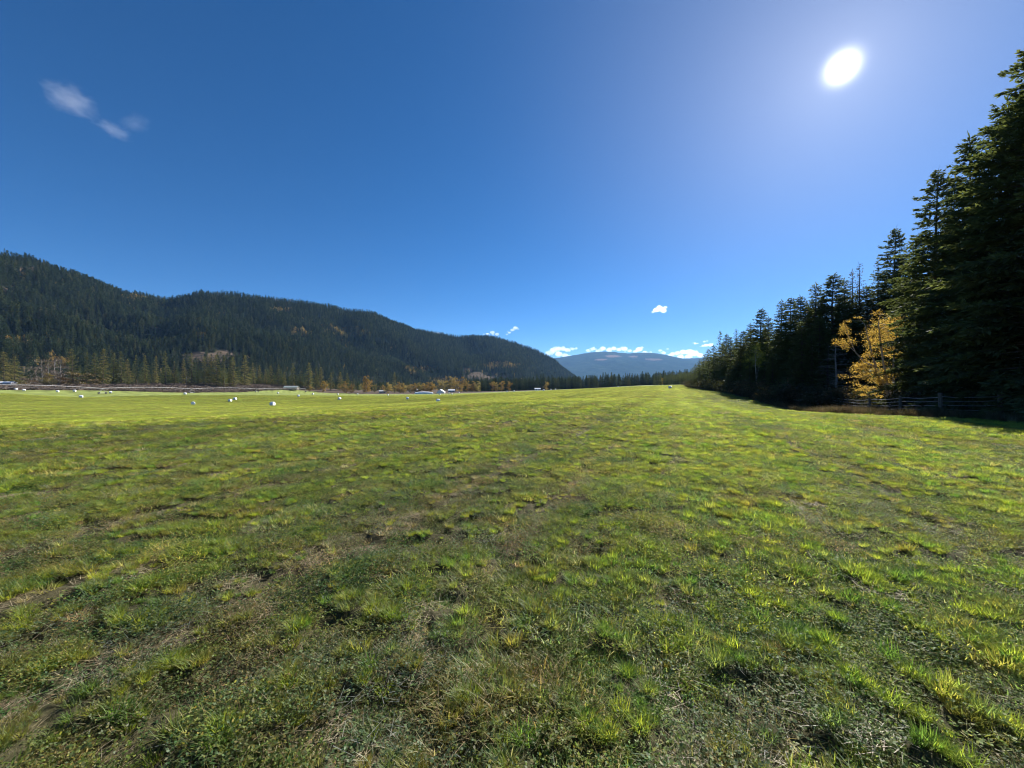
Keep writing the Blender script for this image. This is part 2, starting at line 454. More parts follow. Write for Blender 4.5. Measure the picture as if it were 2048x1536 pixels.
# ------------------------------------------------------------------ instancing helper for what nobody could count
def scatter(name, pts, rot, scl, idx, sources, tint=None):
    me = bpy.data.meshes.new(name)
    me.vertices.add(len(pts)); me.vertices.foreach_set('co', np.asarray(pts, np.float32).ravel())
    def at(nm, typ, key, arr, dt=np.float32):
        q = me.attributes.new(nm, typ, 'POINT'); q.data.foreach_set(key, np.asarray(arr, dt).ravel())
    at('rot', 'FLOAT_VECTOR', 'vector', rot); at('scl', 'FLOAT_VECTOR', 'vector', scl); at('idx', 'INT', 'value', idx, np.int32)
    if tint is not None:
        d = np.ones((len(pts), 4), np.float32); d[:, :3] = tint
        at('tint', 'FLOAT_COLOR', 'color', d)
    c = bpy.data.collections.new(name + "_plants")
    for k, s in enumerate(sources):
        so = bpy.data.objects.new("%s_plant_%02d" % (name, k), s); c.objects.link(so)
    ng = bpy.data.node_groups.new(name + "_scatter", 'GeometryNodeTree')
    ng.interface.new_socket('Geometry', in_out='INPUT', socket_type='NodeSocketGeometry')
    ng.interface.new_socket('Geometry', in_out='OUTPUT', socket_type='NodeSocketGeometry')
    N, L = ng.nodes, ng.links
    gi, go = N.new('NodeGroupInput'), N.new('NodeGroupOutput')
    ci = N.new('GeometryNodeCollectionInfo'); ci.inputs['Collection'].default_value = c
    ci.inputs['Separate Children'].default_value = True; ci.inputs['Reset Children'].default_value = True
    ip = N.new('GeometryNodeInstanceOnPoints'); ip.inputs['Pick Instance'].default_value = True
    def na_(nm, typ):
        q = N.new('GeometryNodeInputNamedAttribute'); q.data_type = typ; q.inputs['Name'].default_value = nm
        return next(o_ for o_ in q.outputs if o_.enabled and o_.name == 'Attribute')
    L.new(gi.outputs[0], ip.inputs['Points']); L.new(ci.outputs[0], ip.inputs['Instance'])
    L.new(na_('idx', 'INT'), ip.inputs['Instance Index'])
    er = N.new('FunctionNodeEulerToRotation')
    L.new(na_('rot', 'FLOAT_VECTOR'), er.inputs[0]); L.new(er.outputs[0], ip.inputs['Rotation'])
    L.new(na_('scl', 'FLOAT_VECTOR'), ip.inputs['Scale'])
    L.new(ip.outputs[0], go.inputs[0])
    o = link(name, me)
    md = o.modifiers.new("scatter", 'NODES'); md.node_group = ng
    return o

def kites(a, d, l, w, s):
    """Leaf shaped quads: start a, unit direction d, length l, width w, side vector s."""
    l = np.asarray(l)[:, None]; w = np.asarray(w)[:, None]
    v = np.stack([a, a + d * l * 0.45 + s * w * 0.5, a + d * l, a + d * l * 0.45 - s * w * 0.5], 1).reshape(-1, 3)
    f = np.arange(len(v)).reshape(-1, 4)
    return v, f

def unit(v):
    return v / (np.linalg.norm(v, axis=-1, keepdims=True) + 1e-9)

def rand_dirs(r_, n):
    return unit(r_.normal(size=(n, 3)))

# ------------------------------------------------------------------ hills and mountain
RIDGE = np.array([(-1500, 500), (-800, 470), (-300, 478), (-120, 492), (0, 511), (60, 524), (150, 551), (200, 570), (250, 588), (330, 601), (365, 597), (400, 589), (450, 589), (560, 600), (640, 610), (690, 622), (715, 621), (745, 626), (780, 642), (830, 659), (880, 668), (920, 673), (975, 673), (1000, 678), (1030, 686), (1070, 699), (1105, 717), (1128, 736), (1150, 754), (1175, 775)], float)
D_R = np.array([(-1500, 620), (-800, 640), (-300, 720), (0, 880), (330, 1300), (400, 1290), (560, 1500), (690, 1760), (740, 1800), (830, 2150), (920, 2300), (1030, 2600), (1150, 2900), (1175, 2950)], float)
D_0 = np.array([(-1500, 210), (-800, 270), (-300, 350), (0, 430), (330, 570), (400, 610), (560, 770), (690, 960), (780, 1080), (920, 1380), (1030, 1650), (1150, 2500), (1175, 2700)], float)
h_px = np.concatenate([np.linspace(-1500, -100, 80, endpoint=False), np.linspace(-100, 1175, 340)])
h_v = np.linspace(0, 1, 80)
PXg, Vg = np.meshgrid(h_px, h_v)
yr = np.interp(PXg, RIDGE[:, 0], RIDGE[:, 1])
dr = np.interp(PXg, D_R[:, 0], D_R[:, 1]); d0 = np.interp(PXg, D_0[:, 0], D_0[:, 1])
hY = d0 + (dr - d0) * Vg
hX = (PXg - 1024) / F * hY
zr = CAM_H + (768 - yr) / F * dr
prof = 0.10 * Vg + 0.90 * (Vg ** 1.15) * (1 - 0.12 * np.sin(math.pi * Vg))
nz = (fbm(hX / 240, hY / 240, 61, 4) - 0.5) * 150 * np.sin(math.pi * np.clip(Vg, 0, 1)) ** 0.8 * np.clip(zr / 250, 0.15, 1)
hZ = -9.5 + (zr + 9.5) * prof + nz
# keep the lower slopes from standing up over the skyline
hZ = np.minimum(hZ, CAM_H + (768 - yr - 2) / F * hY)
hv = np.stack([hX, hY, hZ], -1)
# the far side falls away behind the ridge
back = []
for k, (fr, drop) in enumerate(((1.06, 0.10), (1.18, 0.35), (1.40, 0.8), (1.6, 1.1))):
    b_ = hv[-1].copy(); b_[:, 0] *= fr; b_[:, 1] *= fr; b_[:, 2] = np.maximum(hv[-1][:, 2] * (1 - drop), -9.5)
    back.append(b_)
hv_all = np.concatenate([hv, np.array(back)], 0)
nv_, nh_ = hv_all.shape[:2]
ii = (np.arange(nv_ - 1)[:, None] * nh_ + np.arange(nh_ - 1)[None]).ravel()
hf = np.stack([ii, ii + 1, ii + nh_ + 1, ii + nh_], 1)

CLEAR = [(172, 653, 30, 10), (205, 671, 24, 8), (312, 662, 26, 8), (405, 718, 66, 15), (455, 708, 36, 7), (972, 752, 46, 9), (55, 541, 26, 8), (25, 580, 20, 8), (930, 741, 16, 6), (75, 742, 44, 9)]
def clearing(px, py):
    k = np.zeros_like(px)
    wob = (fbm(px / 14.0, py / 5.0, 71, 3) - 0.5) * 1.3
    for (cx_, cy_, a__, b__) in CLEAR:
        q = ((px - cx_) / a__) ** 2 + ((py - cy_) / b__) ** 2
        k = np.maximum(k, 1 - sstep(0.6, 1.15, q + wob))
    return k
def proj(v):
    return 1024 + F * v[..., 0] / v[..., 1], 768 - F * (v[..., 2] - CAM_H) / v[..., 1]
hpx, hpy = proj(hv_all)
bare = clearing(hpx, hpy).ravel()

def hill_material():
    m, n, l = new_mat("hillside_ground")
    out = n.new("ShaderNodeOutputMaterial"); p = n.new("ShaderNodeBsdfPrincipled"); p.inputs['Roughness'].default_value = 1.0
    p.inputs['Specular IOR Level'].default_value = 0.05
    tcn = n.new("ShaderNodeTexCoord")
    ns = n.new("ShaderNodeTexNoise"); ns.inputs['Scale'].default_value = 0.08; ns.inputs['Detail'].default_value = 7
    l.new(tcn.outputs['Object'], ns.inputs['Vector'])
    dark = ramp(n, [(0.3, (0.014, 0.018, 0.010)), (0.7, (0.036, 0.034, 0.020))])
    brown = ramp(n, [(0.3, (0.050, 0.040, 0.028)), (0.55, (0.100, 0.074, 0.054)), (0.75, (0.055, 0.052, 0.032))])
    l.new(ns.outputs['Fac'], dark.inputs[0]); l.new(ns.outputs['Fac'], brown.inputs[0])
    at = n.new("ShaderNodeAttribute"); at.attribute_name = 'bare'
    mx = n.new("ShaderNodeMix"); mx.data_type = 'RGBA'
    l.new(at.outputs['Fac'], mx.inputs[0]); l.new(dark.outputs[0], mx.inputs[6]); l.new(brown.outputs[0], mx.inputs[7])
    l.new(mx.outputs[2], p.inputs['Base Color']); l.new(p.outputs[0], out.inputs['Surface'])
    return m
hmesh = mesh_np("hills", hv_all.reshape(-1, 3), hf, [hill_material()], smooth=True)
a_ = hmesh.attributes.new('bare', 'FLOAT', 'POINT'); a_.data.foreach_set('value', bare.astype(np.float32))
hills = link("hills", hmesh)
tag(hills, "long forested valley side", None, None, 'structure')

M_R = np.array([(900, 735), (1000, 724), (1080, 720), (1120, 715), (1150, 710), (1180, 705), (1205, 703), (1230, 704), (1255, 707), (1280, 705), (1305, 706), (1330, 709), (1350, 714), (1370, 718), (1390, 722), (1420, 730), (1470, 745), (1560, 760)], float)
M_R2 = np.array([(1180, 742), (1260, 735), (1340, 722), (1370, 717), (1400, 716), (1440, 712), (1520, 705), (1700, 700), (2100, 695)], float)
def mountain(name, ridge, D, depth, seed, label):
    px_ = np.linspace(ridge[0, 0], ridge[-1, 0], 200); vv_ = np.linspace(0, 1, 46)
    A, V = np.meshgrid(px_, vv_)
    y_ = np.interp(A, ridge[:, 0], ridge[:, 1])
    Yd = D - depth + depth * V
    X_ = (A - 1024) / F * D + (fbm(A / 60, V * 3, seed, 2) - 0.5) * 0
    zt = CAM_H + (768 - y_) / F * D
    pz = V ** 1.05
    zz = -9 + (zt + 9) * pz + (fbm(X_ / 700, Yd / 700, seed, 5) - 0.5) * 230 * np.sin(math.pi * V) + (fbm(X_ / 90, Yd / 90, seed + 3, 2) - 0.5) * 24 * V
    g = np.stack([X_, Yd, zz], -1)
    bk = [g[-1] * np.array([1, 1, 0.55]) + np.array([0, 1200, 0]), g[-1] * np.array([1, 1, 0.0]) + np.array([0, 2600, -9])]
    g = np.concatenate([g, np.array(bk)], 0)
    a, b = g.shape[:2]
    i_ = (np.arange(a - 1)[:, None] * b + np.arange(b - 1)[None]).ravel()
    f_ = np.stack([i_, i_ + 1, i_ + b + 1, i_ + b], 1)
    px2, py2 = proj(g)
    k = np.zeros(px2.shape)
    wob = (fbm(px2 / 10, py2 / 2.5, 73, 3) - 0.5) * 1.6
    for (cx_, cy_, a__, b__) in ((1225, 712.5, 18, 2.4), (1204, 719, 14, 1.6), (1306, 719, 18, 1.8), (1268, 713, 9, 1.5)):
        k = np.maximum(k, 1 - sstep(0.4, 1.3, ((px2 - cx_) / a__) ** 2 + ((py2 - cy_) / b__) ** 2 + wob))
    me = mesh_np(name, g.reshape(-1, 3), f_, [MOUNT], smooth=True)
    q = me.attributes.new('bare', 'FLOAT', 'POINT'); q.data.foreach_set('value', k.ravel().astype(np.float32))
    o = link(name, me); tag(o, label, None, None, 'structure'); return o

def mountain_material():
    m, n, l = new_mat("far_mountain_forest")
    out = n.new("ShaderNodeOutputMaterial"); p = n.new("ShaderNodeBsdfPrincipled"); p.inputs['Roughness'].default_value = 1.0
    p.inputs['Specular IOR Level'].default_value = 0.0
    tcn = n.new("ShaderNodeTexCoord")
    ns = n.new("ShaderNodeTexNoise"); ns.inputs['Scale'].default_value = 0.006; ns.inputs['Detail'].default_value = 9; ns.inputs['Roughness'].default_value = 0.7
    l.new(tcn.outputs['Object'], ns.inputs['Vector'])
    dark = ramp(n, [(0.35, (0.010, 0.022, 0.014)), (0.55, (0.018, 0.034, 0.020)), (0.68, (0.045, 0.058, 0.034))])
    l.new(ns.outputs['Fac'], dark.inputs[0])
    at = n.new("ShaderNodeAttribute"); at.attribute_name = 'bare'
    mx = n.new("ShaderNodeMix"); mx.data_type = 'RGBA'
    mx.inputs[7].default_value = (0.20, 0.14, 0.11, 1)
    l.new(at.outputs['Fac'], mx.inputs[0]); l.new(dark.outputs[0], mx.inputs[6])
    l.new(mx.outputs[2], p.inputs['Base Color'])
    b = n.new("ShaderNodeBump"); b.inputs['Strength'].default_value = 1.0; b.inputs['Distance'].default_value = 40
    l.new(ns.outputs['Fac'], b.inputs['Height']); l.new(b.outputs[0], p.inputs['Normal'])
    l.new(p.outputs[0], out.inputs['Surface'])
    return m
MOUNT = mountain_material()
mountain("mountain", M_R, 12400.0, 4600.0, 81, "blue forested mountain closing the valley")
mountain("mountain", M_R2, 12900.0, 2500.0, 83, "paler ridge beyond the valley mountain")

# ------------------------------------------------------------------ plant generators
def conifer(seed, H=24.0, Rr=3.2, zb=1.0, whorl=0.5, nb=6, tw=0.2, kl=0.42, kw=0.13, per=3, droop=0.35, lift=0.15, power=0.85, gap=0.0, wood=True, needle=None, bark=BARK, ragged=0.25, stub=0, trunk_r=None):
    """Two meshes (trunk with limbs, crown of needle sprays) of a conifer with its base at the origin."""
    r_ = np.random.default_rng(seed)
    needle = needle or NEEDLE
    tr = MB()
    t_r = trunk_r or H * 0.0125
    lean = r_.normal(0, 0.006, 2)
    def axis(z): return np.array([lean[0] * z + 0.05 * math.sin(z * 0.5 + seed), lean[1] * z + 0.05 * math.cos(z * 0.43 + seed), z])
    zs = np.concatenate([[-0.4], np.linspace(0, H * 0.985, 12)])
    tr.tube([axis(z) for z in zs], [max(0.012, t_r * (1.25 if z < 0 else 1) * (1 - z / (H * 1.02)) ** 0.9) for z in zs], 7)
    A, D, L, W, S, C = [], [], [], [], [], []
    z = zb
    while z < H * 0.985:
        t = (z - zb) / (H - zb)
        nb_ = max(3, int(round(nb * (1 - 0.35 * t) + r_.normal(0, 0.6))))
        th0 = r_.uniform(0, 6.28)
        for k in range(nb_):
            if r_.random() < gap: continue
            th = th0 + k * 6.283 / nb_ + r_.normal(0, 0.22)
            zz = z + r_.uniform(-0.5, 0.5) * whorl
            if zz > H * 0.985 or zz < 0.2: continue
            tt = min(max((zz - zb) / (H - zb), 0), 1)
            env = (1 - tt) ** power
            low = min(1, 0.55 + 3.2 * tt)
            Lb = max(0.18, Rr * env * low * (1 + r_.normal(0, ragged) * 0.8))
            e0 = (-0.25 + 0.95 * tt) * 1.0 + r_.normal(0, 0.10)
            dirh = np.array([math.cos(th), math.sin(th), 0.0])
            b0 = axis(zz)
            def bp(s): return b0 + dirh * (Lb * s * math.cos(e0 * 0.6)) + np.array([0, 0, Lb * (math.sin(e0) * s * 0.8 - droop * s * s + lift * s ** 3)])
            ns_ = max(2, int(Lb / (tw * 1.0)))
            if wood:
                tr.tube([bp(0), bp(0.35), bp(0.7), bp(0.97)], [0.012 + Lb * 0.009, 0.008 + Lb * 0.006, 0.008, 0.004], 3, False)
            side = np.array([-dirh[1], dirh[0], 0])
            s0 = 0.12 if Lb < 1.2 else 0.22
            for s in np.linspace(s0, 1.0, ns_):
                p0 = bp(s); ax = unit((bp(min(s + 0.06, 1.06)) - bp(s - 0.06))[None])[0]
                wl_ = (0.30 * Lb * (1.05 - s) + kl * 0.55) * (0.8 + 0.4 * r_.random())
                wl_ = min(wl_, 1.1 + kl)
                for sg in (-1, 1):
                    if r_.random() < 0.10: continue
                    dd = unit((ax * (0.75 + 0.5 * s) + sg * side * (1.0 - 0.35 * s) + np.array([0, 0, r_.normal(-0.10, 0.18)]))[None])[0]
                    for q in range(per):
                        fr = q / max(per, 1)
                        st = p0 + dd * wl_ * fr * 0.8 + r_.normal(0, 0.03, 3)
                        d2 = unit((dd + r_.normal(0, 0.30, 3) + np.array([0, 0, 0.05]))[None])[0]
                        A.append(st); D.append(d2); L.append(wl_ * (0.95 if per == 1 else 0.62) + 0.06); W.append(kw * (0.7 + 0.6 * r_.random()))
                        sv = np.cross(d2, np.array([0, 0, 1.0]) + r_.normal(0, 0.55, 3)); S.append(sv)
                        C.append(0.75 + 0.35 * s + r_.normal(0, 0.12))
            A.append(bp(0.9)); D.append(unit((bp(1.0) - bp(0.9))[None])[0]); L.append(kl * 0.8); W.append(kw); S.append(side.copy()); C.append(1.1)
        z += whorl * (1 - 0.35 * t) * r_.uniform(0.8, 1.2)
    # leader
    for k in range(4):
        A.append(axis(H * (0.95 + 0.012 * k))); D.append(unit((np.array([r_.normal(0, .25), r_.normal(0, .25), 1]))[None])[0]); L.append(H * 0.03); W.append(kw); S.append(np.array([1.0, 0.2 * k, 0])); C.append(1.0)
    for k in range(stub):
        zz = r_.uniform(0.08, 0.35) * H; th = r_.uniform(0, 6.28); q = r_.uniform(0.5, 1.8)
        tr.tube([axis(zz), axis(zz) + np.array([math.cos(th) * q, math.sin(th) * q, r_.uniform(-0.5, 0.1)])], [0.02, 0.006], 3, False)
    v, f = kites(np.array(A), np.array(D), L, W, unit(np.array(S)))
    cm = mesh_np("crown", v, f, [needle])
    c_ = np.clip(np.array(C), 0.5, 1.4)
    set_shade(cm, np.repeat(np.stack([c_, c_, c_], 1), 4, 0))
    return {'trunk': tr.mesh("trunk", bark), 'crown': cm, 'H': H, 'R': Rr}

def broadleaf(seed, clusters, stems, leaf_n, leaf, leaf_mat_, bark=BIRCH_BARK, jitter=(0.8, 1.15), dry=0.15, branch_r=0.03, flat=0.8):
    """clusters: (x,y,z, rx,ry,rz, weight); stems: list of (points, radii)."""
    r_ = np.random.default_rng(seed)
    tr = MB()
    for pts, radii in stems:
        tr.tube(pts, radii, 7)
    sp = [np.array(p) for pts, _ in stems for p in pts[1:]]
    A, D, L, W, S, C = [], [], [], [], [], []
    tot = sum(c[6] for c in clusters)
    for c in clusters:
        ctr = np.array(c[:3]); rr_ = np.array(c[3:6])
        cand = [p for p in sp if p[2] < ctr[2] + 0.2] or sp
        near = min(cand, key=lambda p: np.linalg.norm((p - ctr) * np.array([1, 1, 0.6])))
        n = int(leaf_n * c[6] / tot)
        nsub = max(3, n // 60)
        sub = ctr + r_.normal(0, 0.55, (nsub, 3)) * rr_
        mid = (near + ctr) / 2 + np.array([0, 0, 0.12 * np.linalg.norm(ctr - near)])
        tr.tube([near, mid, ctr], [branch_r, branch_r * 0.7, branch_r * 0.4], 4, False)
        for sb in sub[:14]:
            tr.tube([ctr * 0.6 + mid * 0.4, (ctr + sb) / 2, sb], [branch_r * 0.4, branch_r * 0.28, branch_r * 0.12], 3, False)
        which = r_.integers(0, nsub, n)
        pos = sub[which] + r_.normal(0, 1, (n, 3)) * rr_ * 0.27
        d = rand_dirs(r_, n); d[:, 2] = d[:, 2] * flat - 0.25; d = unit(d)
        s = unit(np.cross(d, rand_dirs(r_, n)))
        l = leaf * r_.uniform(jitter[0], jitter[1], n)
        A.append(pos); D.append(d); L.append(l); W.append(l * 0.7); S.append(s); C.append(r_.uniform(0.7, 1.25, n) * np.where(r_.random(n) < dry, 0.55, 1.0))
    v, f = kites(np.concatenate(A), np.concatenate(D), np.concatenate(L), np.concatenate(W), np.concatenate(S))
    cm = mesh_np("crown", v, f, [leaf_mat_])
    c_ = np.concatenate(C)
    set_shade(cm, np.repeat(np.stack([c_, c_ * r_.uniform(0.9, 1.05, len(c_)), c_], 1), 4, 0))
    return {'trunk': tr.mesh("trunk", bark), 'crown': cm}

def aspen(seed, H, Rr, zb, ncl, leaf_n, leaf, m):
    r_ = np.random.default_rng(seed)
    cl = []
    for k in range(ncl):
        z = zb + (H - zb) * (k + 0.5) / ncl
        t = (z - zb) / (H - zb)
        w_ = Rr * (0.55 + 0.9 * math.sin(math.pi * min(1, 0.18 + 0.78 * t)) - 0.35) * r_.uniform(0.6, 1.2)
        th = r_.uniform(0, 6.28)
        cl.append((math.cos(th) * w_ * 0.6, math.sin(th) * w_ * 0.6, z + r_.normal(0, 0.3), w_ * 0.75 + 0.3, w_ * 0.75 + 0.3, (H - zb) / ncl * 1.1, 0.4 + w_))
    st = [([(0, 0, -0.4), (0.05 * H * r_.normal(0, .3), 0, H * 0.3), (0.04 * H * r_.normal(0, .4), 0.02 * H, H * 0.65), (0, 0, H * 0.93)], [H * 0.014, H * 0.011, H * 0.007, 0.02])]
    return broadleaf(seed, cl, st, leaf_n, leaf, m, branch_r=H * 0.004)

def place(name, proto, loc, rz, scl, label, cat, group=None):
    root = bpy.data.objects.new(name, None)
    root.empty_display_size = 0.5
    root.location = loc; root.rotation_euler = (0, 0, rz); root.scale = scl if not np.isscalar(scl) else (scl,) * 3
    col.objects.link(root)
    tag(root, label, cat, group)
    for part in ('trunk', 'crown'):
        o = bpy.data.objects.new(part, proto[part]); col.objects.link(o); o.parent = root
    return root

# prototypes
NEAR = [conifer(101, 25, 4.6, 0.6, 0.42, 6, 0.19, 0.50, 0.14, 4, 0.38, 0.20, 0.62, 0.06, ragged=0.30),
        conifer(102, 25, 4.0, 0.8, 0.42, 6, 0.19, 0.48, 0.14, 4, 0.42, 0.22, 0.68, 0.07, ragged=0.30),
        conifer(103, 24, 3.5, 0.7, 0.44, 6, 0.20, 0.48, 0.15, 3, 0.40, 0.22, 0.72, 0.08, ragged=0.34),
        conifer(104, 24, 2.9, 2.5, 0.52, 5, 0.22, 0.45, 0.15, 2, 0.22, 0.10, 0.75, 0.16, ragged=0.40, stub=20)]
LARCHP = [conifer(111, 24, 2.7, 3.5, 0.60, 5, 0.24, 0.36, 0.12, 2, 0.25, 0.12, 0.75, 0.18, needle=LARCH, ragged=0.40, stub=26)]
MID = [conifer(121, 24, 3.4, 1.0, 0.70, 6, 0.40, 0.85, 0.34, 2, 0.40, 0.2, 0.70, 0.06, wood=False),
       conifer(122, 24, 3.0, 1.2, 0.75, 6, 0.40, 0.85, 0.34, 2, 0.35, 0.2, 0.78, 0.08, wood=False),
       conifer(123, 24, 3.8, 0.8, 0.70, 6, 0.42, 0.90, 0.36, 2, 0.42, 0.2, 0.66, 0.08, wood=False),
       conifer(124, 24, 2.7, 2.0, 0.80, 5, 0.42, 0.80, 0.30, 2, 0.30, 0.2, 0.75, 0.12, wood=False, ragged=0.4)]
FARP = [conifer(131, 20, 3.0, 0.8, 1.3, 6, 0.9, 1.5, 0.95, 1, 0.35, 0.1, 0.75, 0.05, wood=False, needle=NEEDLE_FAR),
        conifer(132, 20, 2.6, 0.8, 1.3, 6, 0.9, 1.5, 0.90, 1, 0.35, 0.1, 0.85, 0.05, wood=False, needle=NEEDLE_FAR),
        conifer(133, 20, 3.5, 0.8, 1.4, 6, 0.9, 1.6, 1.05, 1, 0.30, 0.1, 0.65, 0.08, wood=False, needle=NEEDLE_FAR),
        conifer(134, 18, 3.2, 1.5, 1.4, 6, 0.9, 1.5, 0.95, 1, 0.15, 0.1, 0.50, 0.10, wood=False, needle=NEEDLE_FAR, ragged=0.4)]
def merged(proto):
    """trunk and crown in one mesh, for the woods that are one mass"""
    t, c = proto['trunk'], proto['crown']
    vt = np.empty(len(t.vertices) * 3); t.vertices.foreach_get('co', vt)
    vc = np.empty(len(c.vertices) * 3); c.vertices.foreach_get('co', vc)
    fs = [tuple(p.vertices) for p in t.polygons] + [tuple(i + len(t.vertices) for i in p.vertices) for p in c.polygons]
    me = mesh_np("wood_tree", np.concatenate([vt, vc]).reshape(-1, 3), fs, [t.materials[0], c.materials[0]], midx=[0] * len(t.polygons) + [1] * len(c.polygons))
    sc = np.empty(len(c.vertices) * 4, np.float32); c.attributes['shade'].data.foreach_get('color', sc)
    set_shade(me, np.vstack([np.ones((len(t.vertices), 3)), sc.reshape(-1, 4)[:, :3]]))
    return me
NEEDLE_ROW = leaf_mat("needles_row_painted_sun", [(0.0, (0.100, 0.112, 0.050)), (0.5, (0.160, 0.155, 0.066)), (1.0, (0.230, 0.190, 0.085))], trans=0.40, gloss=0.01, pos_noise=0.3)  # lighter, warmer copy of the needles; sunlight on this row painted into the colour
LMID = [conifer(125, 24, 3.5, 1.0, 0.85, 6, 0.45, 0.85, 0.30, 2, 0.42, 0.2, 0.70, 0.10, wood=False, needle=NEEDLE_ROW, ragged=0.4),
        conifer(126, 24, 3.0, 1.2, 0.90, 6, 0.45, 0.85, 0.30, 2, 0.38, 0.2, 0.75, 0.12, wood=False, needle=NEEDLE_ROW, ragged=0.4),
        conifer(127, 24, 4.0, 0.8, 0.90, 6, 0.45, 0.90, 0.32, 2, 0.45, 0.2, 0.66, 0.12, wood=False, needle=NEEDLE_ROW, ragged=0.4)]
DMID = [conifer(128, 24, 3.6, 0.8, 0.75, 6, 0.45, 0.95, 0.42, 2, 0.40, 0.2, 0.70, 0.05, wood=False, needle=NEEDLE_FAR),
        conifer(129, 24, 3.1, 0.8, 0.80, 6, 0.45, 0.95, 0.42, 2, 0.36, 0.2, 0.78, 0.06, wood=False, needle=NEEDLE_FAR),
        conifer(130, 24, 4.0, 0.8, 0.80, 6, 0.45, 0.95, 0.44, 2, 0.40, 0.2, 0.66, 0.08, wood=False, needle=NEEDLE_FAR, ragged=0.4)]
ASPENS = [aspen(141, 14, 3.4, 1.5, 10, 2300, 0.55, ASPEN), aspen(142, 14, 3.0, 1.2, 10, 2100, 0.55, ASPEN), aspen(143, 13, 3.8, 1.0, 10, 2300, 0.55, ASPEN)]
GOLDS = [aspen(151, 14, 3.6, 1.0, 10, 2400, 0.55, GOLD), aspen(152, 14, 3.1, 1.0, 10, 2100, 0.55, GOLD)]
RUSTS = [aspen(161, 4, 2.4, 0.4, 7, 900, 0.32, RUST), aspen(162, 4, 2.8, 0.3, 8, 1000, 0.30, TWIGGY)]
BARES = [aspen(171, 13, 2.4, 2.0, 10, 700, 0.36, TWIGGY), aspen(172, 13, 2.0, 1.5, 9, 600, 0.36, TWIGGY)]

def rz(): return float(rng.uniform(0, 6.28))

# ------------------------------------------------------------------ forest on the hillside (one mass)
def hill_points(n, seed):
    r_ = np.random.default_rng(seed)
    g = hv
    a = g[:-1, :-1]; b = g[:-1, 1:]; c = g[1:, 1:]; d = g[1:, :-1]
    area = 0.5 * (np.linalg.norm(np.cross(b - a, c - a), axis=-1) + np.linalg.norm(np.cross(c - a, d - a), axis=-1))
    p_ = (area / area.sum()).ravel()
    k = r_.choice(len(p_), n, p=p_)
    i, j = np.divmod(k, area.shape[1])
    u = r_.random(n)[:, None]; w_ = r_.random(n)[:, None]
    pts = (a[i, j] * (1 - u) + b[i, j] * u) * (1 - w_) + (d[i, j] * (1 - u) + c[i, j] * u) * w_
    return pts, (i + w_[:, 0]) / area.shape[0], r_
pts, vv, r_ = hill_points(66000, 201)
px_, py_ = proj(pts)
keep = r_.random(len(pts)) > clearing(px_, py_) * 0.90
stand = fbm(pts[:, 0] / 120, pts[:, 1] / 120, 205, 3)
keep &= r_.random(len(pts)) < np.clip(0.5 + 1.5 * stand, 0, 1)
pts, vv, px_, py_ = pts[keep], vv[keep], px_[keep], py_[keep]
n = len(pts)
GOLDP = [(562, 623, 26, 5), (600, 668, 24, 8), (690, 668, 50, 10), (840, 744, 34, 6), (292, 690, 16, 6), (1000, 735, 44, 8), (60, 692, 50, 6), (110, 728, 50, 12), (395, 676, 16, 4), (900, 765, 40, 8), (270, 602, 30, 5)]
gk = np.zeros(n)
for (cx_, cy_, a__, b__) in GOLDP:
    gk = np.maximum(gk, 1 - sstep(0.2, 1.3, ((px_ - cx_) / a__) ** 2 + ((py_ - cy_) / b__) ** 2))
is_gold = (r_.random(n) < gk * 0.60 + 0.006)
sz = (0.62 + 0.62 * sstep(0.0, 0.35, vv)) * r_.uniform(0.60, 1.20, n) * (0.75 + 0.4 * fbm(pts[:, 0] / 60, pts[:, 1] / 60, 207, 2)) * (1 - 0.30 * sstep(0.85, 1.0, vv))
idx = r_.integers(0, 4, n); idx[is_gold] = np.where(px_[is_gold] < 240, 5, r_.integers(4, 6, int(is_gold.sum())))
sz = np.where(is_gold, np.maximum(sz, 0.7), sz)
ro = np.zeros((n, 3)); ro[:, 2] = r_.uniform(0, 6.28, n); ro[:, :2] = r_.normal(0, 0.03, (n, 2))
far_aspen = [merged(aspen(145, 14, 2.8, 2.0, 6, 190, 1.5, GOLD)), merged(aspen(146, 13, 3.2, 1.5, 6, 190, 1.5, ASPEN))]
forest = scatter("hillside_forest", pts - [0, 0, 0.4], ro, np.stack([sz, sz, sz * r_.uniform(0.85, 1.2, n)], 1), idx, [merged(p) for p in FARP] + far_aspen)
tag(forest, "dense dark conifer forest covering the long hillside", None, None, 'stuff')

# ------------------------------------------------------------------ trees along the wood edge beside the field
SKYLINE = [  # px, Y, top py, prototype
    (2075, 21, 62, 0), (2003, 23.5, 196, 0), (1940, 27, 270, 1), (1867, 31, 338, 1), (1903, 35, 352, 2), (1785, 57, 455, 1), (1756, 59, 512, 3), (1720, 60, 523, 'L'), (1705, 60, 540, 'L'), (1687, 58, 556, 2),
    (1661, 56, 546, 1), (1633, 56, 566, 2), (1601, 59, 591, 1), (1579, 63, 594, 1), (1564, 66, 600, 2), (1539, 72, 632, 2), (1519, 78, 616, 1), (1502, 84, 646, 2), (1488, 92, 660, 1), (1472, 104, 657, 3), (1462, 112, 672, 2), (1451, 122, 667, 2), (1440, 132, 662, 3), (1427, 150, 690, 2), (1416, 170, 698, 2), (1408, 195, 709, 2), (1399, 230, 718, 2), (1391, 280, 727, 2), (1385, 330, 735, 2)]
row = []
for (px, Y, top, pr) in SKYLINE:
    X = P(px, Y); g = gz(X, Y); H = CAM_H + (768 - top) / F * Y - g
    row.append((X, Y, H, pr, 'sky'))
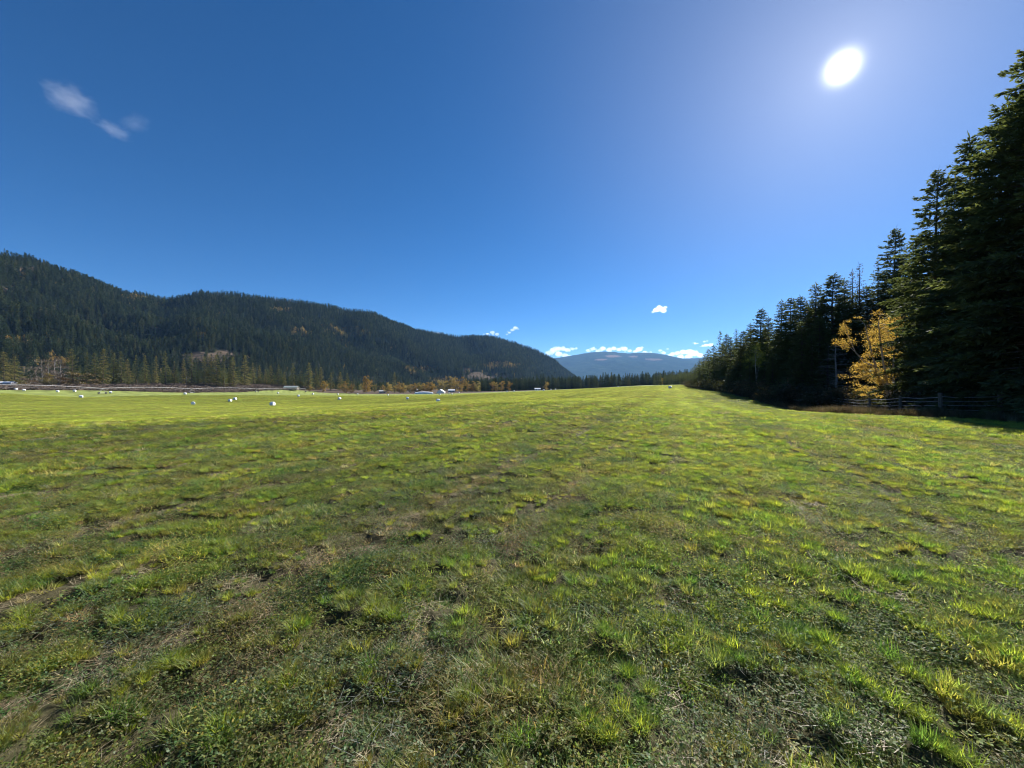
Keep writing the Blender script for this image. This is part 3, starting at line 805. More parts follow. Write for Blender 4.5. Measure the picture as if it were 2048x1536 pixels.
# trees filling the edge between and in front of the tall ones
sk = sorted([(Y, P(px, Y), CAM_H + (768 - t) / F * Y) for px, Y, t, _ in SKYLINE if Y > 50])
sY = np.array([s[0] for s in sk]); sX = np.array([s[1] for s in sk]); sH = np.array([s[2] for s in sk])
Y = 57.0
while Y < 340:
    Xl = np.interp(Y, sY, sX); Hl = np.interp(Y, sY, sH)
    for rank in (0, 1, 2):
        if rank == 0:
            if rng.random() < 0.45: continue
            dx, H = rng.uniform(-4.0, -1.5), Hl * rng.uniform(0.35, 0.65)
            if Y < 62: continue
        elif rank == 1:
            dx, H = rng.uniform(0.5, 3.0), Hl * rng.uniform(0.72, 0.93)
        else:
            if rng.random() < 0.35: continue
            dx, H = rng.uniform(3.5, 7.0), Hl * rng.uniform(0.80, 0.97)
        row.append((Xl + dx, Y + rng.uniform(-1, 1), H, int(rng.integers(0, 4)), 'fill'))
    Y += 2.4 + Y * 0.024
# dark firs behind the fence, close to the viewer
for (px, Y, H, pr) in ((2120, 25, 17.5, 1), (2035, 28, 16, 2), (1975, 31, 15.5, 1), (1925, 34, 14, 2), (1890, 29.5, 8, 0), (1845, 37, 12, 2), (1955, 26.5, 8.5, 0), (2040, 24, 7, 2), (1815, 62, 19, 2), (1838, 35, 6.5, 2), (1740, 78, 19, 'L'), (1775, 72, 18, 'L'), (1805, 49, 12, 3), (1700, 54, 9, 3), (1655, 50, 8, 3), (1625, 50, 9, 2), (1457, 82, 5.0, 2), (1500, 68, 6, 2), (1545, 60, 7, 2), (1585, 54, 7, 2), (1605, 51, 11, 2), (1640, 53, 12, 1), (1828, 40, 17.5, 2), (1802, 55, 21, 1), (1770, 61, 20, 2), (1738, 60, 18, 2), (1690, 60, 16.5, 1), (1712, 61, 17, 2), (1648, 57, 15.5, 2), (1618, 58, 14.5, 1), (1885, 33, 15.5, 2), (1920, 31, 16, 1)):
    row.append((P(px, Y), Y, H, pr, 'fill'))
row.sort(key=lambda q: q[1])
cnt = 0
for (X, Y, H, pr, k) in row:
    cnt += 1
    pro = LARCHP[0] if pr == 'L' else (NEAR[pr] if Y < 125 else MID[pr])
    s = H / (24.0 if pr == 'L' else pro['H'])
    wide = (1.0 if H > 19 else 1.1 if Y < 40 else 1.42) * float(rng.uniform(0.92, 1.12))
    size = "towering" if H > 24 else "tall" if H > 18 else "mid-height" if H > 12 else "low"
    if pr == 'L':
        nm, lab = 'larch_tree', "%s thin yellowing larch in the wood edge, %s conifer counting away from the camera" % (size, ordinal(cnt))
    else:
        nm, lab = 'fir_tree', "%s dark fir in the wood edge beside the field, %s counting away from the camera" % (size, ordinal(cnt))
    place(nm, pro, (X, Y, gz(X, Y) - 0.05), rz(), (s * wide, s * wide, s), lab, 'tree', 'conifers along the wood edge')

# the wood behind that edge, one mass
r_ = np.random.default_rng(301)
n = 1100
Yw = 30 + 420 * r_.random(n) ** 1.1
edge = np.interp(Yw, np.concatenate([[20, 28, 43], sY]), np.concatenate([[32, 35, 45], sX]))
Xw = edge + 7 + r_.random(n) * 60
hmax = np.interp(Yw, np.concatenate([[20, 28, 43], sY]), np.concatenate([[16, 16, 18], sH]))
sz = hmax / 24.0 * r_.uniform(0.62, 0.86, n)
wood = scatter("woods", np.stack([Xw, Yw, ground_z(Xw, Yw, False) - 0.1], 1), np.stack([np.zeros(n), np.zeros(n), r_.uniform(0, 6.28, n)], 1), np.stack([sz, sz, sz], 1), r_.integers(0, 4, n), [merged(p) for p in MID])
tag(wood, "dark conifer wood behind the field-edge trees", None, None, 'stuff')

# ------------------------------------------------------------------ tree row behind the irrigation pipe (far side of the field)
LROW = [(px, t, Y if px < 480 else Y * 1.06) for (px, t, Y) in [(8, 703, 290), (30, 712, 300), (146, 697, 308), (174, 704, 312), (191, 705, 315), (206, 697, 312), (226, 705, 320), (243, 702, 322), (256, 718, 330), (272, 709, 330), (291, 711, 335), (312, 711, 340), (331, 702, 335), (349, 722, 345), (368, 717, 350), (383, 705, 345), (396, 717, 352), (408, 712, 356), (420, 710, 356), (433, 709, 360), (448, 710, 362), (460, 720, 370), (468, 713, 372), (489, 710, 372), (507, 725, 390), (520, 730, 400), (531, 738, 405), (542, 731, 405), (556, 729, 410), (568, 744, 420), (586, 725, 420), (601, 741, 430), (617, 725, 430), (632, 737, 440), (641, 734, 445), (661, 744, 455), (680, 744, 460), (694, 746, 462), (708, 758, 465), (749, 756, 470), (789, 744, 478), (812, 765, 500)]]
k = 0
for (px, top, Y) in LROW:
    k += 1
    X = P(px, Y); g = gz(X, Y); H = CAM_H + (768 - top) / F * Y - g
    pro = LMID[int(rng.integers(0, 3))]
    s = H / 24.0; w_ = s * float(rng.uniform(0.85, 1.15)) if px > 60 else s * 1.4
    lab = "dark conifer in the tree row behind the irrigation pipe, %s from the left" % ordinal(k)
    place('fir_tree', pro, (X, Y, g - 0.1), rz(), (w_, w_, s), lab, 'tree', 'conifers behind the irrigation pipe')
# second rank in that row
r_ = np.random.default_rng(311)
n = 70
pxs = np.sort(r_.uniform(130, 640, n)); Yw = np.interp(pxs, [0, 150, 400, 640], [310, 325, 372, 462]) + r_.uniform(5, 40, n)
Xw = P(pxs, Yw); sz = r_.uniform(0.45, 0.85, n)
sr = scatter("woods", np.stack([Xw, Yw, ground_z(Xw, Yw, False) - 0.1], 1), np.stack([np.zeros(n), np.zeros(n), r_.uniform(0, 6.28, n)], 1), np.stack([sz * 1.1, sz * 1.1, sz], 1), r_.integers(0, 4, n), [merged(p) for p in MID])
tag(sr, "shaded conifers massed behind the tree row past the irrigation pipe", None, None, 'stuff')

# ------------------------------------------------------------------ conifer wall across the far end of the field
r_ = np.random.default_rng(321)
px = 955.0; k = 0
while px < 1383:
    Y = np.interp(px, [950, 1100, 1250, 1385], [610, 640, 620, 560]) + r_.uniform(-12, 12)
    top = np.interp(px, [950, 1000, 1060, 1150, 1280, 1330, 1385], [757, 753, 752, 751, 748, 752, 753]) + r_.normal(0, 3.2)
    if abs(px - 1347) < 4: top = 743
    if abs(px - 1371) < 4: top = 738
    X = P(px, Y); g = gz(X, Y); H = max(9, CAM_H + (768 - top) / F * Y - g)
    k += 1
    s = H / 24.0; w_ = s * r_.uniform(0.9, 1.25)
    place('fir_tree', DMID[int(r_.integers(0, 3))], (X, Y, g - 0.1), float(r_.uniform(0, 6.28)), (w_, w_, s),
          "dark conifer in the tree wall closing the field's far end, %s from its left end" % ordinal(k), 'tree', 'conifer wall at the far end of the field')
    px += r_.uniform(4.5, 8.0)
n = 620
pxs = r_.uniform(930, 1400, n); Yw = np.interp(pxs, [950, 1100, 1250, 1385], [610, 640, 620, 560]) + r_.uniform(8, 130, n)
Xw = P(pxs, Yw); sz = r_.uniform(0.65, 0.98, n)
fr_ = scatter("woods", np.stack([Xw, Yw, ground_z(Xw, Yw, False) - 0.1], 1), np.stack([np.zeros(n), np.zeros(n), r_.uniform(0, 6.28, n)], 1), np.stack([sz * 1.15, sz * 1.15, sz], 1), r_.integers(0, 3, n), [merged(p) for p in DMID])
tag(fr_, "mass of conifers behind the tree wall at the field's far end", None, None, 'stuff')

# ------------------------------------------------------------------ woods on the valley floor between the field and the hill
r_ = np.random.default_rng(331)
n = 5200
pxs = r_.uniform(-120, 1010, n); u = r_.random(n) ** 0.8
y0 = np.interp(pxs, [-120, 150, 400, 640, 800, 900, 1010], [330, 352, 392, 500, 545, 660, 660]); y1 = np.interp(pxs, D_0[:, 0], D_0[:, 1]) + 40
Yw = y0 + (np.maximum(y1, y0 + 30) - y0) * u; Xw = P(pxs, Yw)
ok = fbm(Xw / 60, Yw / 60, 333, 3) > np.where(pxs < 640, 0.53, 0.40)
pxs, Xw, Yw = pxs[ok], Xw[ok], Yw[ok]; n = len(Xw)
sz = r_.uniform(0.35, 0.85, n) * np.interp(pxs, [0, 300, 700, 1000], [0.75, 0.8, 0.95, 1.0])
ix = r_.integers(0, 4, n); gold_ = r_.random(n) < np.interp(pxs, [0, 200, 640, 760, 1010], [0.35, 0.12, 0.08, 0.2, 0.15]); ix[gold_] = r_.integers(4, 6, int(gold_.sum()))
vf = scatter("woods", np.stack([Xw, Yw, ground_z(Xw, Yw, False) - 0.2], 1), np.stack([np.zeros(n), np.zeros(n), r_.uniform(0, 6.28, n)], 1), np.stack([sz, sz, sz], 1), ix, [merged(p) for p in FARP] + far_aspen)
tag(vf, "mixed young woods on the flat between the field and the forested hill", None, None, 'stuff')

# ------------------------------------------------------------------ autumn trees along the far field edge
AUT = [(620, 771, 440, 'g'), (648, 762, 452, 'g'), (690, 764, 455, 'g'), (702, 768, 458, 'a'), (733, 753, 470, 'a'), (777, 765, 480, 'g'), (798, 765, 500, 'g'), (807, 767, 505, 'g'), (820, 768, 505, 'g'), (829, 766, 510, 'g'), (838, 766, 512, 'a'), (847, 766, 515, 'g'), (856, 765, 515, 'g'), (864, 764, 515, 'g'),
       (884, 761, 620, 'a'), (900, 754, 640, 'a'), (911, 757, 640, 'a'), (921, 770, 560, 'a'), (925, 755, 640, 'a'), (936, 763, 580, 'a'), (946, 763, 580, 'a'), (956, 763, 585, 'a'), (986, 764, 585, 'a'), (994, 765, 590, 'a'), (1003, 763, 590, 'a'), (1018, 764, 600, 'a'), (1086, 770, 585, 'r'), (1092, 764, 595, 'a'), (1322, 757, 555, 'a')]
k = 0
for (px, top, Y, t) in AUT:
    k += 1
    X = P(px, Y); g = gz(X, Y); H = max(4.0, CAM_H + (768 - top) / F * Y - g)
    pro = {'g': GOLDS, 'a': ASPENS, 'r': BARES}[t][int(rng.integers(0, 2))]
    s = H / 14.0
    what = {'g': "golden aspen", 'a': "dull yellow aspen", 'r': "half-bare brown aspen"}[t]
    place('aspen_tree', pro, (X, Y, g - 0.1), rz(), (s * 1.25, s * 1.25, s), "%s at the far edge of the field, %s autumn tree from the left" % (what, ordinal(k)), 'tree', 'autumn trees along the far field edge')
SHR = [(44, 752, 305, 'b'), (62, 752, 300, 'd'), (83, 716, 350, 'p'), (96, 718, 352, 'p'), (110, 714, 355, 'p'), (122, 720, 350, 'p'), (98, 748, 292, 'y'), (128, 753, 295, 'r'), (156, 744, 300, 'r'), (118, 742, 320, 'd'), (70, 760, 290, 'r'), (190, 757, 298, 'r'), (275, 758, 318, 'p'), (297, 767, 322, 'y'), (72, 735, 345, 'p'), (140, 752, 320, 'd'), (372, 735, 345, 'p')]
k = 0
for (px, top, Y, t) in SHR:
    k += 1
    X = P(px, Y); g = gz(X, Y); H = max(2.0, CAM_H + (768 - top) / F * Y - g)
    pro, h0, what, nm = {'b': (RUSTS[1], 4, "brown leafless shrub", 'shrub'), 'd': (RUSTS[1], 4, "tan twiggy shrub", 'shrub'), 'r': (RUSTS[0], 4, "rust orange shrub", 'shrub'), 'y': (GOLDS[0], 14, "yellow bushy aspen", 'aspen_tree'), 'p': (BARES[k % 2], 13, "pale half-bare aspen", 'aspen_tree')}[t]
    s = H / h0
    w_ = s if nm != 'shrub' else max(s, 0.9)
    if t == 'y': w_ = s * 1.5
    place(nm, pro, (X, Y, g - 0.1), rz(), (w_, w_, s), "%s beyond the irrigation pipe, %s autumn plant from the left" % (what, ordinal(k)), 'shrub' if nm == 'shrub' else 'tree', 'autumn plants beyond the irrigation pipe')

# ------------------------------------------------------------------ golden birch and the other leaf trees at the wood edge
BIRCHL = leaf_mat("birch_leaves", [(0.0, (0.42, 0.27, 0.055)), (0.45, (0.55, 0.37, 0.075)), (0.75, (0.56, 0.42, 0.12)), (1.0, (0.32, 0.30, 0.09))], trans=0.55, tcol=(1.1, 1.05, 0.75), pos_noise=0.9)
def birch():
    Yb = 34.0; sc = F / Yb; bx = 1783.0
    zg = gz(P(bx, Yb), Yb)
    def c(px, py, rx, rz_, w_, dy=0.0, ry=None):
        z = CAM_H + (768 - py) / sc - zg
        return ((px - bx) / sc, dy, z, rx / sc, (ry or rx) / sc, rz_ / sc, w_)
    cl = [c(1770, 650, 24, 20, 1.0), c(1796, 648, 14, 20, 0.7, 0.4), c(1752, 668, 20, 14, 0.8, -0.4), c(1787, 675, 18, 16, 0.9, 0.5), c(1740, 682, 14, 8, 0.4), c(1765, 690, 16, 12, 0.6), c(1788, 706, 16, 10, 0.7, -0.2), c(1732, 708, 14, 8, 0.45), c(1715, 735, 20, 10, 0.9, -0.3), c(1738, 730, 14, 9, 0.5), c(1722, 752, 20, 9, 1.0, -0.5), c(1745, 760, 16, 8, 0.9, -0.6), c(1774, 745, 14, 8, 0.6), c(1735, 776, 18, 7, 0.6, -0.2), c(1742, 790, 12, 5, 0.25), c(1772, 762, 10, 8, 0.35), c(1690, 652, 9, 14, 0.55), c(1688, 690, 12, 11, 0.6), c(1720, 640, 10, 5, 0.08), c(1765, 628, 14, 6, 0.12)]
    def pt(px, py, dy=0.0):
        return ((px - bx) / sc, dy, CAM_H + (768 - py) / sc - zg)
    st = [([pt(1783, 815), pt(1780, 800), pt(1770, 770), pt(1752, 735), pt(1742, 700), pt(1735, 670), pt(1730, 650)], [0.14, 0.13, 0.11, 0.085, 0.06, 0.04, 0.015]),
          ([pt(1788, 815, 0.2), pt(1786, 800, 0.2), pt(1779, 765, 0.15), pt(1768, 718, 0.1), pt(1760, 680, 0), pt(1757, 648, 0), pt(1760, 628, 0)], [0.12, 0.11, 0.10, 0.08, 0.06, 0.04, 0.012]),
          ([pt(1786, 815, -0.2), pt(1784, 790, -0.25), pt(1782, 750, -0.2), pt(1786, 705, -0.1), pt(1794, 660, 0), pt(1797, 640, 0)], [0.09, 0.085, 0.07, 0.05, 0.03, 0.012]),
          ([pt(1752, 735), pt(1730, 725), pt(1712, 706), pt(1700, 680), pt(1692, 655)], [0.06, 0.05, 0.04, 0.025, 0.01])]
    pr = broadleaf(401, cl, st, 11500, 0.084, BIRCHL, dry=0.28, branch_r=0.022)
    place('birch_tree', pr, (P(bx, Yb), Yb, zg), 0, 1.0, "golden-leaved birch with leaning pale stems behind the wire fence", 'tree')
birch()
yt = aspen(411, 11, 1.9, 5.5, 7, 3200, 0.16, YGREEN)
X = P(1513, 69); place('aspen_tree', yt, (X, 69, gz(X, 69)), 1.0, (0.8, 0.8, 0.85), "small yellow-green leafy tree poking out of the dark firs", 'tree')

def dead_tree(seed, H, n, Lm):
    r2 = np.random.default_rng(seed); m = MB(); br = MB()
    m.tube([(0, 0, -0.3), (0.1, 0, H * 0.4), (0.0, 0.1, H * 0.75), (0.1, 0, H)], [H * 0.013, H * 0.010, H * 0.006, 0.01], 6)
    for q in range(n):
        z = H * r2.uniform(0.25, 0.97); th = r2.uniform(0, 6.28); L_ = Lm * (1.1 - z / H) * r2.uniform(0.5, 1.2) + 0.3
        d = np.array([math.cos(th), math.sin(th), r2.uniform(-0.25, 0.35)])
        p0 = np.array([0.05, 0, z]); p1 = p0 + d * L_ * 0.5 + np.array([0, 0, 0.08 * L_]); p2 = p0 + d * L_
        br.tube([p0, p1, p2], [0.022, 0.014, 0.006], 3, False)
        for w_ in range(5):
            a = p0 + (p2 - p0) * r2.uniform(0.3, 0.95); e = a + (d * 0.5 + r2.normal(0, 0.5, 3)) * L_ * 0.35
            br.tube([a, e], [0.009, 0.004], 3, False)
    gm = plain_mat("dead_wood", (0.30, 0.27, 0.25), 0.9, c2=(0.16, 0.14, 0.13))
    return {'trunk': m.mesh("trunk", gm), 'crown': br.mesh("branches", gm)}
dt = dead_tree(421, 11, 70, 3.2)
X = P(1672, 48); place('dead_tree', dt, (X, 48, gz(X, 48)), 0.3, (1, 1, 0.75), "grey leafless tree with bare branches before the dark firs", 'tree')
X = P(1745, 58); place('dead_tree', dt, (X, 58, gz(X, 58)), 2.3, (1, 1, 1.35), "tall bare grey tree rising behind the golden birch", 'tree')

# ------------------------------------------------------------------ wire fence by the wood
POST_W = plain_mat("weathered_post", (0.13, 0.11, 0.09), 0.9, c2=(0.07, 0.06, 0.048), scale=14, bump=0.5)
WIRE = plain_mat("galvanised_wire", (0.42, 0.42, 0.42), 0.45, c2=(0.30, 0.29, 0.28), metallic=0.6)
fence = bpy.data.objects.new("fence", None); col.objects.link(fence)
FP = [(1570, 66), (1600, 57), (1626, 49), (1655, 42.5), (1695, 36.5), (1740, 31), (1801, 27), (1881, 24), (2001, 21.5), (2150, 19.8), (2330, 18.5)]
fp = [(P(a, b), b) for a, b in FP]
fence.location = (fp[5][0], fp[5][1], gz(*fp[5]))
tag(fence, "weathered post and wire fence in front of the golden birch", 'fence')
f0 = np.array(fence.location)
tops = []
for i, (x, y) in enumerate(fp):
    m = MB(); g = gz(x, y)
    big = i in (7, 8)
    h = 1.55 if big else 1.42; r0 = 0.11 if big else 0.08
    tilt = np.array([rng.normal(0, 0.03), rng.normal(0, 0.03)])
    m.tube([np.array([x, y, g - 0.3]) - f0, np.array([x + tilt[0] * 0.5, y, g + h * 0.5]) - f0, np.array([x + tilt[0], y + tilt[1], g + h - 0.03]) - f0, np.array([x + tilt[0], y + tilt[1], g + h]) - f0], [r0 * 1.05, r0, r0 * 0.95, r0 * 0.7], 8)
    link("post", m.mesh("post", POST_W), fence)
    tops.append((x, y, g))
for hh in (0.30, 0.55, 0.80, 1.05, 1.30):
    for i in range(len(tops) - 1):
        a = np.array(tops[i]); b = np.array(tops[i + 1]); m = MB()
        pts_ = []
        for t in np.linspace(0, 1, 7):
            q = a + (b - a) * t
            q[2] += hh - 0.05 * math.sin(math.pi * t) + 0.01 * rng.normal()
            pts_.append(q - f0 + np.array([0, -0.09, 0]))
        m.tube(pts_, 0.015, 4)
        link("wire", m.mesh("wire", WIRE), fence)
for i in range(0, 5):       # upright stays of the page wire
    a = np.array(tops[i]); b = np.array(tops[i + 1]); m = MB()
    nst = int(np.linalg.norm(b - a) / 0.6)
    for t in (np.arange(nst) + 0.5) / nst:
        q = a + (b - a) * t - f0 + np.array([0, -0.09, 0])
        m.tube([q + np.array([0, 0, 0.12]), q + np.array([0, 0, 1.12])], 0.006, 3)
    link("wire_stays", m.mesh("wire_stays", WIRE), fence)

# ------------------------------------------------------------------ irrigation machine
STEEL = plain_mat("galvanised_pipe", (0.34, 0.35, 0.36), 0.6, c2=(0.27, 0.28, 0.28), metallic=0.3)
TYRE = plain_mat("tyre_rubber", (0.025, 0.025, 0.025), 0.9)
irr = bpy.data.objects.new("irrigation_machine", None); col.objects.link(irr)
tag(irr, "long wheeled irrigation pipe on steel towers across the field's far side", 'irrigation')
IX = -229.0
TY = [100.0, 155.0, 215.0, 275.0, 345.0]
irr.location = (IX, TY[2], gz(IX, TY[2])); o0 = np.array(irr.location)
PIPE_H = 3.1
def irr_top(y): return gz(IX, y) + PIPE_H
ends = TY + [427.0]
for i in range(len(ends) - 1):
    ya, yb = ends[i], ends[i + 1]
    za, zb_ = irr_top(ya), irr_top(yb) if i < 4 else irr_top(yb) + 0.6
    bow = 0.9 if i < 4 else 0.7
    def q(t, dx=0, dz=0): return np.array([IX + dx, ya + (yb - ya) * t, za + (zb_ - za) * t + bow * 4 * t * (1 - t) + dz]) - o0
    m = MB(); m.tube([q(t) for t in np.linspace(0, 1, 17)], 0.075, 6)
    sp = link("span", m.mesh("span", STEEL), irr)
    m = MB()
    for k in range(1, 8):
        t = k / 8.0; dz = -1.25 * math.sin(math.pi * t) ** 0.6
        for s in (-1, 1):
            m.tube([q(t), q(t, s * 0.95, dz)], 0.035, 4)
        m.tube([q(t, -0.95, dz), q(t, 0.95, dz)], 0.02, 4)
    link("truss_brace", m.mesh("truss_brace", STEEL), sp)
    for s in (-1, 1):
        m = MB(); m.tube([q(0)] + [q(k / 8.0, s * 0.95, -1.25 * math.sin(math.pi * k / 8.0) ** 0.6) for k in range(1, 8)] + [q(1)], 0.010, 4)
        link("truss_rod", m.mesh("truss_rod", STEEL), sp)
for y in ends:
    g = gz(IX, y); last = y == ends[-1]
    tw = bpy.data.objects.new("tower", None); tw.parent = irr; col.objects.link(tw)
    tw.location = (0, y - o0[1], g - o0[2])
    top = PIPE_H + (0.6 if last else 0)
    for sx in (-0.45, 0.45):
        for sy in (-1.9, 1.9):
            if last and sy < 0: continue
            m = MB(); m.tube([(sx * 0.5, 0, top), (sx, sy if not last else 0.3, 0.55)], 0.055, 5)
            link("leg", m.mesh("leg", STEEL), tw)
    m = MB(); m.box((0, 0, 0.55), (0.25, 3.8 if not last else 1.2, 0.18)); link("base_beam", m.mesh("base_beam", STEEL), tw)
    for sy in (-1.9, 1.9):
        if last: sy *= 0.3
        m = MB()
        prof_ = [(0.32, -0.14), (0.55, -0.16), (0.62, -0.08), (0.62, 0.08), (0.55, 0.16), (0.32, 0.14)]
        nn = 18
        for a in range(nn):
            for (r1, x1) in prof_:
                m.v.append((x1, sy + r1 * math.cos(6.2832 * a / nn), 0.6 + r1 * math.sin(6.2832 * a / nn)))
        np_ = len(prof_)
        for a in range(nn):
            for b in range(np_):
                m.f.append((a * np_ + b, a * np_ + (b + 1) % np_, ((a + 1) % nn) * np_ + (b + 1) % np_, ((a + 1) % nn) * np_ + b))
        link("wheel", m.mesh("wheel", TYRE, True), tw)

# ------------------------------------------------------------------ white wrapped hay bales
WRAP = plain_mat("white_bale_wrap", (0.80, 0.81, 0.82), 0.35, c2=(0.72, 0.73, 0.75), scale=2.5, bump=0.4)
def bale_mesh(seed):
    r2 = np.random.default_rng(seed); n = 28
    prof_ = [(0.0, -0.60), (0.30, -0.615), (0.52, -0.605), (0.60, -0.57), (0.645, -0.50), (0.655, -0.3), (0.66, 0.0), (0.655, 0.3), (0.645, 0.50), (0.60, 0.57), (0.52, 0.605), (0.30, 0.615), (0.0, 0.60)]
    v = []; f = []
    for a in range(n):
        th = 6.2832 * a / n
        for j, (r1, x1) in enumerate(prof_):
            w_ = 1 + 0.012 * math.sin(7 * th + 3 * x1 + seed) + 0.010 * r2.normal()
            z = 0.62 + r1 * w_ * math.sin(th); y = r1 * w_ * math.cos(th) * 1.03
            z = max(z, 0.0 + 0.02 * r2.random())          # sits flat on the grass
            v.append((x1 * (1 + 0.01 * r2.normal()), y, z))
    k = len(prof_)
    for a in range(n):
        b = (a + 1) % n
        for j in range(k - 1):
            f.append((a * k + j, a * k + j + 1, b * k + j + 1, b * k + j))
    return mesh_np("bale", v, f, [WRAP], smooth=True)
BALES_M = [bale_mesh(s) for s in (1, 2, 3)]
BALES = [  # px, base py, apparent height px
    (32, 780, 4.2), (48, 782, 4.4), (115, 784.5, 4.2), (149, 783.5, 4.4), (162, 796, 5.3), (221, 786.5, 4.2), (370, 789, 4), (386, 809.5, 6.6), (460, 803.5, 5.6), (470, 800, 5.0), (545, 812, 8), (556, 787.5, 3.2), (597, 793.5, 4.4), (626, 789, 2.7), (676, 790, 2.0), (679, 799.5, 5.0), (715, 788.8, 2.5), (776, 791.5, 2.6), (815, 799, 5.2), (876, 805, 7), (880, 790, 2.4), (898, 787, 2.2), (904, 789.5, 2.5), (918, 786, 2.1), (1014, 784, 2.1), (1028, 783.5, 2.1), (1087, 783.5, 2.6), (1102, 779.6, 2.2), (1111, 779.2, 2.4), (1236, 775.6, 2.4), (1340, 777.4, 5.5)]
k = 0
for (px, base, hp) in BALES:
    k += 1
    Y = 1.27 * F / hp
    # slide along the line of sight until it meets the field
    for _ in range(6):
        Ym = Y
    cand = np.linspace(Y * 0.8, Y * 1.25, 120)
    zc = ground_z(P(px, cand), cand, False); zl = CAM_H + (768 - base) / F * cand
    j = int(np.argmin(np.abs(zc - zl) + 0.004 * np.abs(cand - Y)))
    Y = float(cand[j]); X = P(px, Y)
    o = link("hay_bale", BALES_M[k % 3], None, (X, Y, float(ground_z([X], [Y])[0]) - 0.02))
    o.rotation_euler = (0, 0, float(rng.normal(0.25, 0.45)))
    size = "large" if hp > 5.4 else "small" if hp < 3 else "medium"
    where = "near the wood edge" if px > 1300 else "on the field near the irrigation pipe" if hp > 3.9 and base < 792 and px < 380 else "far out on the field" if hp < 3.5 else "on the open field"
    tag(o, "white wrapped hay bale %s, %s bale from the left" % (where, ordinal(k)), 'bale', 'wrapped bales on the hay field')

# ------------------------------------------------------------------ farm buildings far off
WHITE_P = plain_mat("white_sheeting", (0.75, 0.76, 0.77), 0.5, c2=(0.66, 0.67, 0.68))
GREY_R = plain_mat("grey_green_roof", (0.30, 0.34, 0.32), 0.5, c2=(0.24, 0.27, 0.26))
DARKW = plain_mat("dark_boards", (0.10, 0.085, 0.07), 0.9, c2=(0.07, 0.06, 0.05))
PALE_W = plain_mat("pale_boards", (0.42, 0.43, 0.45), 0.8, c2=(0.34, 0.35, 0.37))
def gable(name, px, Y, w_, d, h, rise, wall, roof, rzv, label, z_off=0.0):
    X = P(px, Y); g = gz(X, Y) + z_off
    t = bpy.data.objects.new(name, None); col.objects.link(t); t.location = (X, Y, g); t.rotation_euler = (0, 0, rzv)
    tag(t, label, 'building')
    m = MB(); hw, hd = w_ / 2, d / 2
    m.add([(-hw, -hd, -0.5), (hw, -hd, -0.5), (hw, hd, -0.5), (-hw, hd, -0.5), (-hw, -hd, h), (hw, -hd, h), (hw, hd, h), (-hw, hd, h), (-hw, 0, h + rise), (hw, 0, h + rise)],
          [(0, 1, 5, 4), (2, 3, 7, 6), (1, 2, 6, 9, 5), (3, 0, 4, 8, 7), (3, 2, 1, 0), (4, 5, 9, 8), (7, 8, 9, 6)])
    link("wall", m.mesh("wall", wall), t)
    m = MB(); e = 0.5
    sl = rise / hd
    for s in (-1, 1):
        m.add([(-hw - e, s * (hd + e), h - e * sl + 0.08), (hw + e, s * (hd + e), h - e * sl + 0.08), (hw + e, 0, h + rise + 0.08), (-hw - e, 0, h + rise + 0.08),
               (-hw - e, s * (hd + e), h - e * sl + 0.26), (hw + e, s * (hd + e), h - e * sl + 0.26), (hw + e, 0, h + rise + 0.26), (-hw - e, 0, h + rise + 0.26)],
              [(0, 1, 2, 3), (4, 5, 6, 7), (0, 1, 5, 4), (1, 2, 6, 5), (2, 3, 7, 6), (3, 0, 4, 7)])
    link("roof", m.mesh("roof", roof), t)
    for s in (-0.25, 0.25):
        m = MB(); m.box((s * w_, -hd - 0.04, h * 0.45), (w_ * 0.14, 0.08, h * 0.6)); link("door", m.mesh("door", DARKW), t)
    return t
gable("shed", 15, 285, 6.5, 4.5, 1.9, 0.9, PALE_W, WHITE_P, 0.3, "low white-roofed shed under the big firs at the photo's left edge", 0.6)
gable("shed", 583, 425, 13, 8, 2.0, 1.5, DARKW, GREY_R, 0.2, "grey-roofed shed among the conifers behind the irrigation pipe's end", 1.0)
gable("shed", 765, 485, 8, 5, 2.0, 1.2, PALE_W, PALE_W, 0.4, "small grey shed below the tall dark fir at the field edge", 0.2)
gable("shed", 834, 520, 6, 5, 3.2, 1.4, WHITE_P, WHITE_P, 0.3, "small white shed before the golden aspens", 0.0)
gable("barn", 882, 480, 10, 9, 1.6, 3.2, WHITE_P, WHITE_P, 1.57, "white steep-roofed barn at the field edge beyond the golden aspens")
gable("shed", 903, 560, 9, 6, 2.2, 1.4, PALE_W, WHITE_P, 0.2, "white shed behind bushes next to the steep-roofed barn", 0.5)
gable("shed", 1075, 560, 8, 5, 2.0, 1.2, WHITE_P, WHITE_P, 0.1, "white shed below the conifer wall, next to the reddish bush", 0.0)
